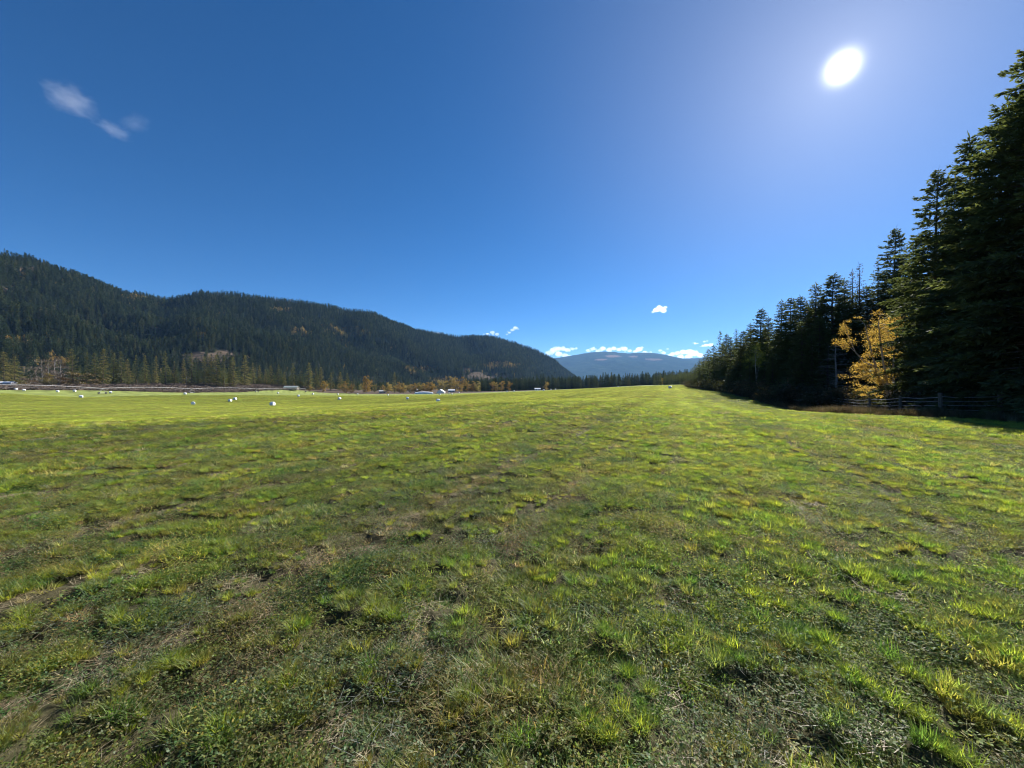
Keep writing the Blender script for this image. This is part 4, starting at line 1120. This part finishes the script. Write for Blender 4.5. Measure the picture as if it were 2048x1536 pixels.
def hoop(px, Y, Lh, w_, h, label):
    X = P(px, Y); g = gz(X, Y)
    t = bpy.data.objects.new("hoop_house", None); col.objects.link(t); t.location = (X, Y, g); t.rotation_euler = (0, 0, 0.12); tag(t, label, 'greenhouse')
    m = MB(); n = 12; nl = 9
    for i in range(nl):
        sag = 1 - 0.06 * (i % 2)
        for a in range(n + 1):
            th = math.pi * a / n
            m.v.append((-Lh / 2 + Lh * i / (nl - 1), -w_ / 2 * math.cos(th), max(0, h * math.sin(th) * sag * (0.75 + 0.25 * math.sin(math.pi * i / (nl - 1))))))
    for i in range(nl - 1):
        for a in range(n): m.f.append((i * (n + 1) + a, i * (n + 1) + a + 1, (i + 1) * (n + 1) + a + 1, (i + 1) * (n + 1) + a))
    link("cover", m.mesh("cover", WHITE_P, True), t)
    for x in (-Lh / 2, Lh / 2):
        m = MB(); m.add([(x * 0.995, -w_ / 2 * math.cos(math.pi * a / n), 0.74 * h * math.sin(math.pi * a / n)) for a in range(n + 1)], [tuple(range(n + 1))]); link("end_wall", m.mesh("end_wall", PALE_W), t)
hoop(848, 462, 21, 7, 2.9, "long white plastic tunnel at the field edge below the golden aspens")

# ------------------------------------------------------------------ logging slash on the far side of the field
SLASH = plain_mat("slash_wood", (0.16, 0.115, 0.085), 0.95, c2=(0.08, 0.058, 0.046), scale=2)
def slash_mesh(seed):
    r2 = np.random.default_rng(seed); m = MB()
    for q in range(46):
        p = r2.normal(0, 1.1, 3) * np.array([1.8, 1.2, 0.30]) + np.array([0, 0, 0.35]); d = rand_dirs(r2, 1)[0]; d[2] *= 0.30
        L_ = r2.uniform(0.8, 4.2)
        m.tube([p - d * L_ / 2, p + d * L_ / 2], [0.10, 0.05], 4, False)
    return m.mesh("slash", SLASH)
r_ = np.random.default_rng(501)
n = 2600
Yw = r_.uniform(225, 500, n); Xw = -np.interp(Yw, [235, 268, 300, 430], [322, 290, 252, 247]) - r_.random(n) ** 1.2 * np.interp(Yw, [215, 300, 360, 420, 500], [50, 95, 45, 32, 30])
ok = field_mask(Xw, Yw) < 0.3; Xw, Yw = Xw[ok], Yw[ok]; n = len(Xw)
sz = r_.uniform(0.6, 1.4, n)
sl = scatter("brush_debris", np.stack([Xw, Yw, ground_z(Xw, Yw, False)], 1), np.stack([np.zeros(n), np.zeros(n), r_.uniform(0, 6.28, n)], 1), np.stack([sz, sz, sz * 1.1], 1), r_.integers(0, 3, n), [slash_mesh(s) for s in (1, 2, 3)])
tag(sl, "brown brush and felled branches beyond the irrigation pipe", None, None, 'stuff')

# ------------------------------------------------------------------ grass
def blades(r2, n, rad_, h0, h1, w0, spread, bend, cols, seg=2, lie=0.0):
    """n curved blades within a disc; returns verts, faces (tris), shades"""
    th = r2.uniform(0, 6.28, n); rr_ = rad_ * np.sqrt(r2.random(n))
    base = np.stack([rr_ * np.cos(th), rr_ * np.sin(th), np.zeros(n)], 1)
    az = th + r2.normal(0, 1.0, n) if 0.3 < spread < 0.85 else r2.uniform(0, 6.28, n)
    h = r2.uniform(h0, h1, n); w_ = w0 * r2.uniform(0.7, 1.3, n)
    out_ = np.stack([np.cos(az), np.sin(az), np.zeros(n)], 1)
    sd = np.stack([-np.sin(az), np.cos(az), np.zeros(n)], 1)
    lean_ = np.abs(r2.normal(spread, 0.25, n))
    bnd = bend * r2.uniform(0.3, 1.5, n)
    V = []
    ts = np.linspace(0, 1, seg + 1)
    for t in ts:
        p = base + out_ * (h * (lean_ * t + bnd * t * t))[:, None]
        p[:, 2] += h * (t * (1 - lie) - 0.35 * bnd * t * t) + 0.004
        wt = w_ * (1 - 0.75 * t ** 1.5) if t < 1 else w_ * 0.08
        V.append(p - sd * (wt / 2)[:, None]); V.append(p + sd * (wt / 2)[:, None])
    V = np.stack(V, 1)                                   # n, 2(seg+1), 3
    k = V.shape[1]
    f = []
    for s in range(seg):
        f.append(np.stack([np.arange(n) * k + 2 * s, np.arange(n) * k + 2 * s + 1, np.arange(n) * k + 2 * s + 3, np.arange(n) * k + 2 * s + 2], 1))
    ci = r2.integers(0, len(cols), n)
    c = np.array(cols)[ci] * r2.uniform(0.75, 1.25, (n, 1))
    sh = np.repeat(c[:, None], k, 1)
    return V.reshape(-1, 3), np.concatenate(f), sh.reshape(-1, 3)

def leaflets(r2, n, rad_, h0, h1, size, cols):
    th = r2.uniform(0, 6.28, n); rr_ = rad_ * np.sqrt(r2.random(n))
    base = np.stack([rr_ * np.cos(th), rr_ * np.sin(th), r2.uniform(h0, h1, n)], 1)
    V, Fc, C = [], [], []
    for k in range(3):
        az = r2.uniform(0, 6.28, n)
        d = unit(np.stack([np.cos(az), np.sin(az), r2.normal(0.15, 0.45, n)], 1)); s = unit(np.cross(d, np.array([0, 0, 1.0]) + r2.normal(0, 0.4, (n, 3))))
        l = size * r2.uniform(0.7, 1.3, n)
        v, f = kites(base, d, l, l * 0.65, s)
        Fc.append(f + sum(len(q) for q in V)); V.append(v)
        c = np.array(cols)[r2.integers(0, len(cols), n)] * r2.uniform(0.75, 1.25, (n, 1)); C.append(np.repeat(c, 4, 0))
    return np.concatenate(V), np.concatenate(Fc), np.concatenate(C)

def combine(name, parts, mat):
    V, Fc, C = [], [], []; o = 0
    for v, f, c in parts:
        V.append(v); Fc.append(f + o); C.append(c); o += len(v)
    me = mesh_np(name, np.concatenate(V), np.concatenate(Fc), [mat]); set_shade(me, np.concatenate(C)); return me

GRASS = leaf_mat("grass_blades", [(0.0, (0.105, 0.132, 0.046)), (0.5, (0.125, 0.150, 0.050)), (1.0, (0.155, 0.168, 0.056))], trans=0.58, gloss=0.012, tint_attr='tint', tcol=(1.8, 1.7, 1.15), rough=0.5)
CLOVER = leaf_mat("clover_leaves", [(0.0, (0.112, 0.136, 0.056)), (0.6, (0.132, 0.154, 0.064)), (1.0, (0.155, 0.158, 0.075))], trans=0.55, gloss=0.012, tint_attr='tint', tcol=(1.75, 1.65, 1.2), rough=0.5)
STRAW = leaf_mat("straw", [(0.0, (0.30, 0.235, 0.14)), (0.5, (0.40, 0.33, 0.21)), (1.0, (0.50, 0.44, 0.31))], trans=0.3, gloss=0.02, tcol=(1.1, 1.0, 0.8))
green = [(1, 1, 1), (0.85, 1.0, 0.9), (1.2, 1.1, 0.9), (0.7, 0.85, 0.8)]
mixed = green + [(1.5, 1.1, 1.3), (1.9, 1.5, 2.2), (0.6, 0.7, 0.7)]
dryc = [(2.3, 1.75, 3.0), (1.6, 1.15, 1.7), (1.2, 1.05, 1.2), (2.7, 2.2, 4.0)]
PATCH = []
for s in range(4):      # 0..3 short mown sward
    r2 = np.random.default_rng(600 + s)
    PATCH.append(combine("sward_%d" % s, [blades(r2, 190, 0.20, 0.02, 0.065, 0.0056, 0.35, 0.6, mixed, 2), blades(r2, 100, 0.20, 0.03, 0.11, 0.0040, 0.9, 0.4, dryc, 1, 0.75), leaflets(r2, 60, 0.20, 0.008, 0.040, 0.014, green)], GRASS))
for s in range(3):      # 4..6 clover
    r2 = np.random.default_rng(620 + s)
    PATCH.append(combine("clover_%d" % s, [leaflets(r2, 150, 0.19, 0.006, 0.055, 0.0135, green + [(0.6, 0.7, 0.7), (1.3, 0.95, 0.9)]), blades(r2, 90, 0.19, 0.03, 0.07, 0.0033, 0.4, 0.5, mixed, 1), blades(r2, 60, 0.2, 0.03, 0.10, 0.0028, 0.9, 0.3, dryc, 1, 0.8)], CLOVER))
for s in range(4):      # 7..10 tall green tufts
    r2 = np.random.default_rng(640 + s)
    PATCH.append(combine("tuft_%d" % s, [blades(r2, 85, 0.075, 0.06, 0.14, 0.0066, 0.34, 0.45, [(1.1, 1.1, 0.9), (1.3, 1.25, 0.8), (0.95, 1.1, 0.9), (1.5, 1.35, 0.8)], 3), blades(r2, 26, 0.08, 0.04, 0.09, 0.004, 0.8, 0.4, dryc, 2)], GRASS))
for s in range(2):      # 11..12 straw litter
    r2 = np.random.default_rng(660 + s)
    PATCH.append(combine("litter_%d" % s, [blades(r2, 70, 0.16, 0.05, 0.16, 0.0035, 1.0, 0.2, [(1, 1, 1), (0.7, 0.7, 0.7), (1.2, 1.2, 1.2), (0.5, 0.42, 0.4)], 1, 0.88)], STRAW))
for s in range(2):      # 13..14 browned tufts
    r2 = np.random.default_rng(680 + s)
    PATCH.append(combine("brown_tuft_%d" % s, [blades(r2, 70, 0.07, 0.04, 0.10, 0.0050, 0.5, 0.5, dryc + [(1.0, 0.75, 0.8)], 2)], GRASS))

def slope_rot(x, y, r2):
    e = 0.6
    zx = (ground_z(x + e, y, False) - ground_z(x - e, y, False)) / (2 * e)
    zy = (ground_z(x, y + e, False) - ground_z(x, y - e, False)) / (2 * e)
    return np.stack([np.arctan(zy), -np.arctan(zx), np.zeros(len(x))], 1), r2.uniform(0, 6.28, len(x))

def spread_points(r2, n, r0, r1, half=64.0, back=1.2):
    """more, smaller plants close by; fewer, larger far out"""
    az = np.radians(r2.uniform(-half, half, n))
    lr = np.exp(r2.uniform(math.log(r0), math.log(r1), n))
    return lr * np.sin(az), lr * np.cos(az) - back, lr

r2 = np.random.default_rng(700)
xs, ys, ss, ids = [], [], [], []
# even cover close to the viewer
def near_cover(n, rmax):
    az = np.radians(r2.uniform(-66, 66, n)); q = rmax * np.sqrt(r2.random(n)); return q * np.sin(az), q * np.cos(az) - 1.2, q
def put(x, y, s, kind):
    lush, dry, _ = grass_state(x, y)
    n_ = len(x); u = r2.random(n_)
    rw = mow_row(mow_coord(x, y), x * math.sin(VP_AZ) + y * math.cos(VP_AZ)) * (s < 4)
    i_ = np.zeros(n_, int); keep_ = np.ones(n_, bool); s = s.copy()
    if kind == 'sward':
        cl = fbm(x / 0.8, y / 0.8, 91, 2) + 0.25 * (0.5 - lush)
        i_ = np.where((cl > 0.50) & (s < 2.5), r2.integers(4, 7, n_), r2.integers(0, 4, n_))
        keep_ = u < 1.0 - 0.80 * dry * (s < 3)
        s *= r2.uniform(0.75, 1.3, n_)
    elif kind == 'tuft':
        cl = np.where(s < 2.0, clump(x, y), clump(x, y, 2.5))
        keep_ = u < np.clip(cl * (0.40 + 0.90 * lush) + 0.03, 0, 1) * (1 - 0.75 * rw)
        i_ = r2.integers(7, 11, n_); s *= (0.28 + 0.42 * r2.random(n_) ** 1.8) * (0.75 + 0.5 * lush)
    elif kind == 'straw':
        keep_ = u < np.clip(1.3 * (dry - 0.30), 0.08, 1) + 1.0 * rw; i_ = r2.integers(11, 13, n_); s *= r2.uniform(0.45, 1.0, n_)
    elif kind == 'brown':
        keep_ = u < np.clip(1.4 * (dry - 0.22), 0.05, 1) * (1 - 0.7 * rw); i_ = r2.integers(13, 15, n_); s *= r2.uniform(0.4, 0.8, n_)
    keep_ &= (field_mask(x, y) > 0.5) & (y > -6)
    xs.append(x[keep_]); ys.append(y[keep_]); ss.append(s[keep_]); ids.append(i_[keep_])
for kind, dens in (('sward', 46), ('tuft', 270), ('straw', 42), ('brown', 60)):
    area = math.pi * 64 * 132 / 360
    x, y, q = near_cover(int(dens * area), 8.0); put(x, y, np.ones(len(x)), kind)
    # 8 m .. 60 m, size grows with distance
    nn = int(dens * 64 * 2.3 * math.log(60 / 8.0))
    x, y, q = spread_points(r2, nn, 8.0, 60.0, 66); put(x, y, np.maximum(1, q / 8.0) ** 0.92, kind)
for kind, dens in (('sward', 0.75), ('tuft', 0.9)):
    nn = int(dens * 132 / 360 * math.pi * (300 ** 2 - 50 ** 2))
    az = np.radians(r2.uniform(-66, 66, nn)); q = np.sqrt(r2.uniform(50 ** 2, 300 ** 2, nn))
    put(q * np.sin(az), q * np.cos(az), np.full(nn, 5.0) + q / 50, kind)
x, y, s, i_ = (np.concatenate(q) for q in (xs, ys, ss, ids))
rot, spin = slope_rot(x, y, r2)
ca, sa = np.cos(spin), np.sin(spin)
# tilt with the slope, then spin on the spot
rx, ry = rot[:, 0], rot[:, 1]
rot3 = np.stack([rx * ca + ry * sa * 1.0, -rx * sa + ry * ca, spin], 1)
rot3 = np.stack([rx, ry, spin], 1) if False else rot3
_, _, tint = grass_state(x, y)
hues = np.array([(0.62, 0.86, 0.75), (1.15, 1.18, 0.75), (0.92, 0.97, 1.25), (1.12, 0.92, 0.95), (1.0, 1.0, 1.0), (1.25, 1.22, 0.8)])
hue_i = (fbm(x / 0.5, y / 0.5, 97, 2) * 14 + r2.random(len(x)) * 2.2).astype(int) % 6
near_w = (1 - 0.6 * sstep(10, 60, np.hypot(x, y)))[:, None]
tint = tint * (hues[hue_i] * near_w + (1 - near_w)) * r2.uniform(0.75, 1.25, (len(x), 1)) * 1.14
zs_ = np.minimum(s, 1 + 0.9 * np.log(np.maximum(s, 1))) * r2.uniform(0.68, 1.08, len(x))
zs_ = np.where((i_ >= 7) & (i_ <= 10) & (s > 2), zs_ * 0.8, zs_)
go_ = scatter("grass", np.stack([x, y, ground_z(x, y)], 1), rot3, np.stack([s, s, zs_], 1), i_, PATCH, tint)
tag(go_, "short regrowing hay grass with clover, tufts and straw covering the field", None, None, 'stuff')
print("grass instances", len(x))

# tall dry grass along the fence and the undergrowth under the wood edge
DRYG = leaf_mat("dry_tall_grass", [(0.0, (0.070, 0.080, 0.034)), (0.4, (0.10, 0.085, 0.045)), (0.75, (0.15, 0.11, 0.07)), (1.0, (0.22, 0.17, 0.11))], trans=0.4, tcol=(1.1, 1.0, 0.8))
DG = []
for s in range(3):
    r3 = np.random.default_rng(800 + s)
    DG.append(combine("dry_tuft_%d" % s, [blades(r3, 120, 0.25, 0.3, 0.85, 0.012, 0.25, 0.35, [(1, 1, 1), (0.7, 0.65, 0.6), (1.2, 1.2, 1.2), (0.6, 0.7, 0.4)], 3)], DRYG))
r3 = np.random.default_rng(810)
n = 2100
t = r3.random(n) ** 1.0
Yf = np.interp(t, [0, 0.35, 0.85, 1], [16, 24, 38, 60])
Xe = np.interp(Yf, _RB[:, 0], _RB[:, 1])
wid = np.interp(Yf, [16, 24, 36, 60, 110], [6.5, 4.5, 5.5, 4, 4])
Xf = Xe + 0.4 + r3.random(n) * wid
sz = (0.25 + 0.75 * r3.random(n) ** 2.5) * np.interp(Yf, [16, 24, 60], [0.75, 1.0, 1.0]) * (0.6 + 0.8 * fbm(Xf / 2.0, Yf / 2.0, 95, 2))
dg = scatter("dry_grass", np.stack([Xf, Yf, ground_z(Xf, Yf)], 1), np.stack([np.zeros(n), np.zeros(n), r3.uniform(0, 6.28, n)], 1), np.stack([sz * 1.2, sz * 1.2, sz], 1), r3.integers(0, 3, n), DG)
tag(dg, "tall dry brown grass along the fence", None, None, 'stuff')
def bush_mesh(seed, m):
    r4 = np.random.default_rng(seed)
    b = MB()
    pr = broadleaf(seed, [(r4.normal(0, 0.4), r4.normal(0, 0.4), 0.3 + 0.9 * r4.random(), 0.6, 0.6, 0.4, 1.0) for _ in range(7)], [([(0, 0, -0.1), (0.05, 0, 0.4), (0, 0.05, 0.9)], [0.03, 0.02, 0.01])], 520, 0.13, m, bark=BARK, branch_r=0.012)
    return merged(pr)
n = 1300
Yu = 22 + 250 * r3.random(n) ** 2.4
e0_ = np.interp(Yu, _RB[:, 0], _RB[:, 1]) + np.interp(Yu, [22, 38, 44, 60], [9.0, 5.5, 1.5, 0.8])
e1_ = np.interp(Yu, np.concatenate([[20, 28, 43], sY]), np.concatenate([[32, 36, 46], sX])) + 5
Xu = e0_ + (np.maximum(e1_, e0_ + 2) - e0_) * r3.random(n)
sz = r3.uniform(0.7, 1.7, n) * np.interp(Yu, [22, 40, 100], [0.8, 1.1, 1.4])
un = scatter("undergrowth", np.stack([Xu, Yu, ground_z(Xu, Yu, False)], 1), np.stack([np.zeros(n), np.zeros(n), r3.uniform(0, 6.28, n)], 1), np.stack([sz, sz, sz], 1), r3.integers(0, 3, n), [bush_mesh(821, UNDER), bush_mesh(822, UNDER), bush_mesh(823, UNDER)])
tag(un, "dark undergrowth at the foot of the wood edge", None, None, 'stuff')

# ------------------------------------------------------------------ clouds, beyond and above the haze
def cloud_material():
    m, n, l = new_mat("cloud")
    out = n.new("ShaderNodeOutputMaterial"); pv = n.new("ShaderNodeVolumePrincipled")
    pv.inputs['Color'].default_value = (0.99, 0.99, 1.0, 1); pv.inputs['Anisotropy'].default_value = 0.6
    pv.inputs['Density'].default_value = 0.0028
    l.new(pv.outputs[0], out.inputs['Volume'])
    return m
CLOUD = cloud_material()
def cloud(lobes, D, label, seed):
    """lobes: (px, py, r_px); a heap of billows at distance D"""
    import bmesh
    r4 = np.random.default_rng(seed); bm = bmesh.new()
    cx_ = np.mean([q[0] for q in lobes]); cy_ = np.mean([q[1] for q in lobes])
    cen = np.array([P(cx_, D), D, CAM_H + (768 - cy_) / F * D])
    for (px, py, rp) in lobes:
        for s in range(5):
            f_ = 1.0 if s == 0 else 0.5
            off = np.zeros(2) if s == 0 else r4.normal(0, 0.7, 2) * rp
            c_ = np.array([P(px + off[0], D), D + r4.normal(0, 0.4) * rp / F * D, CAM_H + (768 - (py + off[1] * 0.55)) / F * D]) - cen
            mat = Matrix.Translation(tuple(c_)) @ Matrix.Diagonal((rp * f_ / F * D * 1.15, rp * f_ / F * D, rp * f_ / F * D * 0.75, 1))
            bmesh.ops.create_icosphere(bm, subdivisions=3, radius=1.0, matrix=mat)
    co = np.array([v.co for v in bm.verts]); sc_ = F / D
    dn = np.stack([vnoise(co[:, 0] * sc_ / 1.6 + 50, co[:, 2] * sc_ / 1.6 + co[:, 1] * sc_ + 50, seed + k) - 0.5 for k in (0, 1, 2)], 1) * 1.5 / sc_
    for v, d in zip(bm.verts, dn): v.co += Vector(tuple(d))
    me = bpy.data.meshes.new("cloud"); bm.to_mesh(me); bm.free()
    me.materials.append(CLOUD); me.polygons.foreach_set('use_smooth', np.ones(len(me.polygons), bool))
    o = link("cloud", me, None, tuple(cen)); tag(o, label, 'cloud', 'white clouds')
    rm = o.modifiers.new("join", 'REMESH'); rm.mode = 'VOXEL'; rm.voxel_size = 0.55 / sc_
    return o
cloud([(1306, 624, 3.0), (1313, 620, 6), (1320, 618, 7), (1327, 622, 5)], 16500, "small round white cloud alone in the blue sky above the valley", 1)
cloud([(1031, 656, 4.5), (1025, 660, 4.0), (1019, 665, 3.0), (1014, 669, 2.2)], 16800, "small slanting white cloud just above the forested ridge", 2)
cloud([(975, 668, 4), (985, 665, 4.5), (994, 668, 4)], 17000, "white cloud top peeping over the ridge beside the slanting cloud", 3)
cloud([(866, 667, 4), (875, 667, 4), (883, 670, 3)], 17200, "faint white cloud top low over the middle of the ridge", 4)
cloud([(1100, 706, 7), (1108, 700, 6.5), (1117, 698, 6), (1126, 698, 5.5), (1135, 700, 5.5), (1145, 698, 4), (1152, 697, 3), (1118, 708, 7), (1130, 711, 6)], 17400, "long white cloud bank where the forested ridge meets the mountain", 5)
cloud([(1176, 701, 4), (1186, 698, 4.5), (1196, 702, 4.5), (1206, 697, 5.5), (1218, 700, 5.5), (1228, 697, 5), (1238, 699, 5), (1250, 697, 5.5), (1258, 702, 4), (1277, 699, 6), (1270, 703, 4), (1290, 705, 4.5), (1300, 708, 5)], 17600, "row of white billows resting on the mountain's crest", 6)
cloud([(1320, 701, 3.2), (1327, 706, 4), (1335, 698, 2.0), (1345, 708, 5), (1355, 706, 5), (1366, 704, 6), (1378, 704, 7), (1390, 707, 7), (1400, 711, 6), (1360, 714, 6), (1376, 714, 7), (1340, 712, 5)], 17800, "big white cloud bank between the mountain and the wood edge", 7)
cloud([(1389, 687, 2.6), (1395, 687, 1.8)], 18000, "tiny flat white cloud above the big cloud bank", 8)
cloud([(1405, 692, 3), (1414, 690, 4), (1422, 690, 4)], 18100, "white cloud puff touching the wood edge's far treetops", 9)
cloud([(1408, 683, 2.4), (1415, 682, 1.8)], 18300, "thin cloud wisp just above the far treetops", 10)

def wisp(px, py, D, sx, sy, roll, dens, label, seed):
    m, n, l = new_mat("wispy_cloud_%d" % seed)
    out = n.new("ShaderNodeOutputMaterial"); pv = n.new("ShaderNodeVolumePrincipled")
    pv.inputs['Color'].default_value = (0.97, 0.97, 1.0, 1); pv.inputs['Anisotropy'].default_value = 0.2
    tcn = n.new("ShaderNodeTexCoord")
    ns = n.new("ShaderNodeTexNoise"); ns.inputs['Scale'].default_value = 2.3; ns.inputs['Detail'].default_value = 7; ns.inputs['Roughness'].default_value = 0.65; ns.inputs['Distortion'].default_value = 0.6
    mp = n.new("ShaderNodeMapping"); mp.inputs['Location'].default_value = (seed * 3.1, seed * 1.7, 0); l.new(tcn.outputs['Object'], mp.inputs['Vector']); l.new(mp.outputs[0], ns.inputs['Vector'])
    ln = n.new("ShaderNodeVectorMath"); ln.operation = 'LENGTH'; l.new(tcn.outputs['Object'], ln.inputs[0])
    a = n.new("ShaderNodeMath"); a.operation = 'SUBTRACT'; a.inputs[0].default_value = 1.0; l.new(ln.outputs['Value'], a.inputs[1])
    b = n.new("ShaderNodeMath"); b.operation = 'MULTIPLY_ADD'; b.inputs[1].default_value = 1.5; b.inputs[2].default_value = -1.55; l.new(a.outputs[0], b.inputs[0])
    c = n.new("ShaderNodeMath"); c.operation = 'MULTIPLY_ADD'; c.inputs[1].default_value = 2.0; l.new(ns.outputs['Fac'], c.inputs[0]); l.new(b.outputs[0], c.inputs[2])
    d = n.new("ShaderNodeMath"); d.operation = 'MAXIMUM'; d.inputs[1].default_value = 0.0; l.new(c.outputs[0], d.inputs[0])
    e = n.new("ShaderNodeMath"); e.operation = 'MULTIPLY'; e.inputs[1].default_value = dens; l.new(d.outputs[0], e.inputs[0])
    l.new(e.outputs[0], pv.inputs['Density']); l.new(pv.outputs[0], out.inputs['Volume'])
    import bmesh
    bm = bmesh.new(); bmesh.ops.create_icosphere(bm, subdivisions=3, radius=1.0)
    me = bpy.data.meshes.new("cloud"); bm.to_mesh(me); bm.free(); me.materials.append(m)
    k = D / F
    o = link("cloud", me, None, (P(px, D), D, CAM_H + (768 - py) * k))
    o.scale = (sx * k, sx * k * 0.6, sy * k); o.rotation_euler = (0, R(roll), 0)
    tag(o, label, 'cloud', 'white clouds'); return o
wisp(140, 200, 4000, 80, 44, 22, 0.0011, "thin torn white cloud high over the forested hill", 1)
wisp(226, 260, 4100, 56, 22, 22, 0.0011, "thin wispy cloud streak just below the torn cloud", 2)
wisp(270, 246, 4200, 46, 24, -15, 0.0007, "faintest cloud shred beside the wispy streak", 3)

# ------------------------------------------------------------------ the air of the valley
m, n_, l_ = new_mat("valley_air")
out = n_.new("ShaderNodeOutputMaterial"); pv = n_.new("ShaderNodeVolumePrincipled")
pv.inputs['Color'].default_value = (0.28, 0.55, 1.0, 1)
pv.inputs['Density'].default_value = 3.0e-5
pv.inputs['Anisotropy'].default_value = 0.1
l_.new(pv.outputs[0], out.inputs['Volume'])
mb = MB(); mb.box((0, 0, 560), (31200, 31200, 1170))
hz = link("haze", mb.mesh("haze", m))
tag(hz, "thin blue valley haze", None, None, 'stuff')
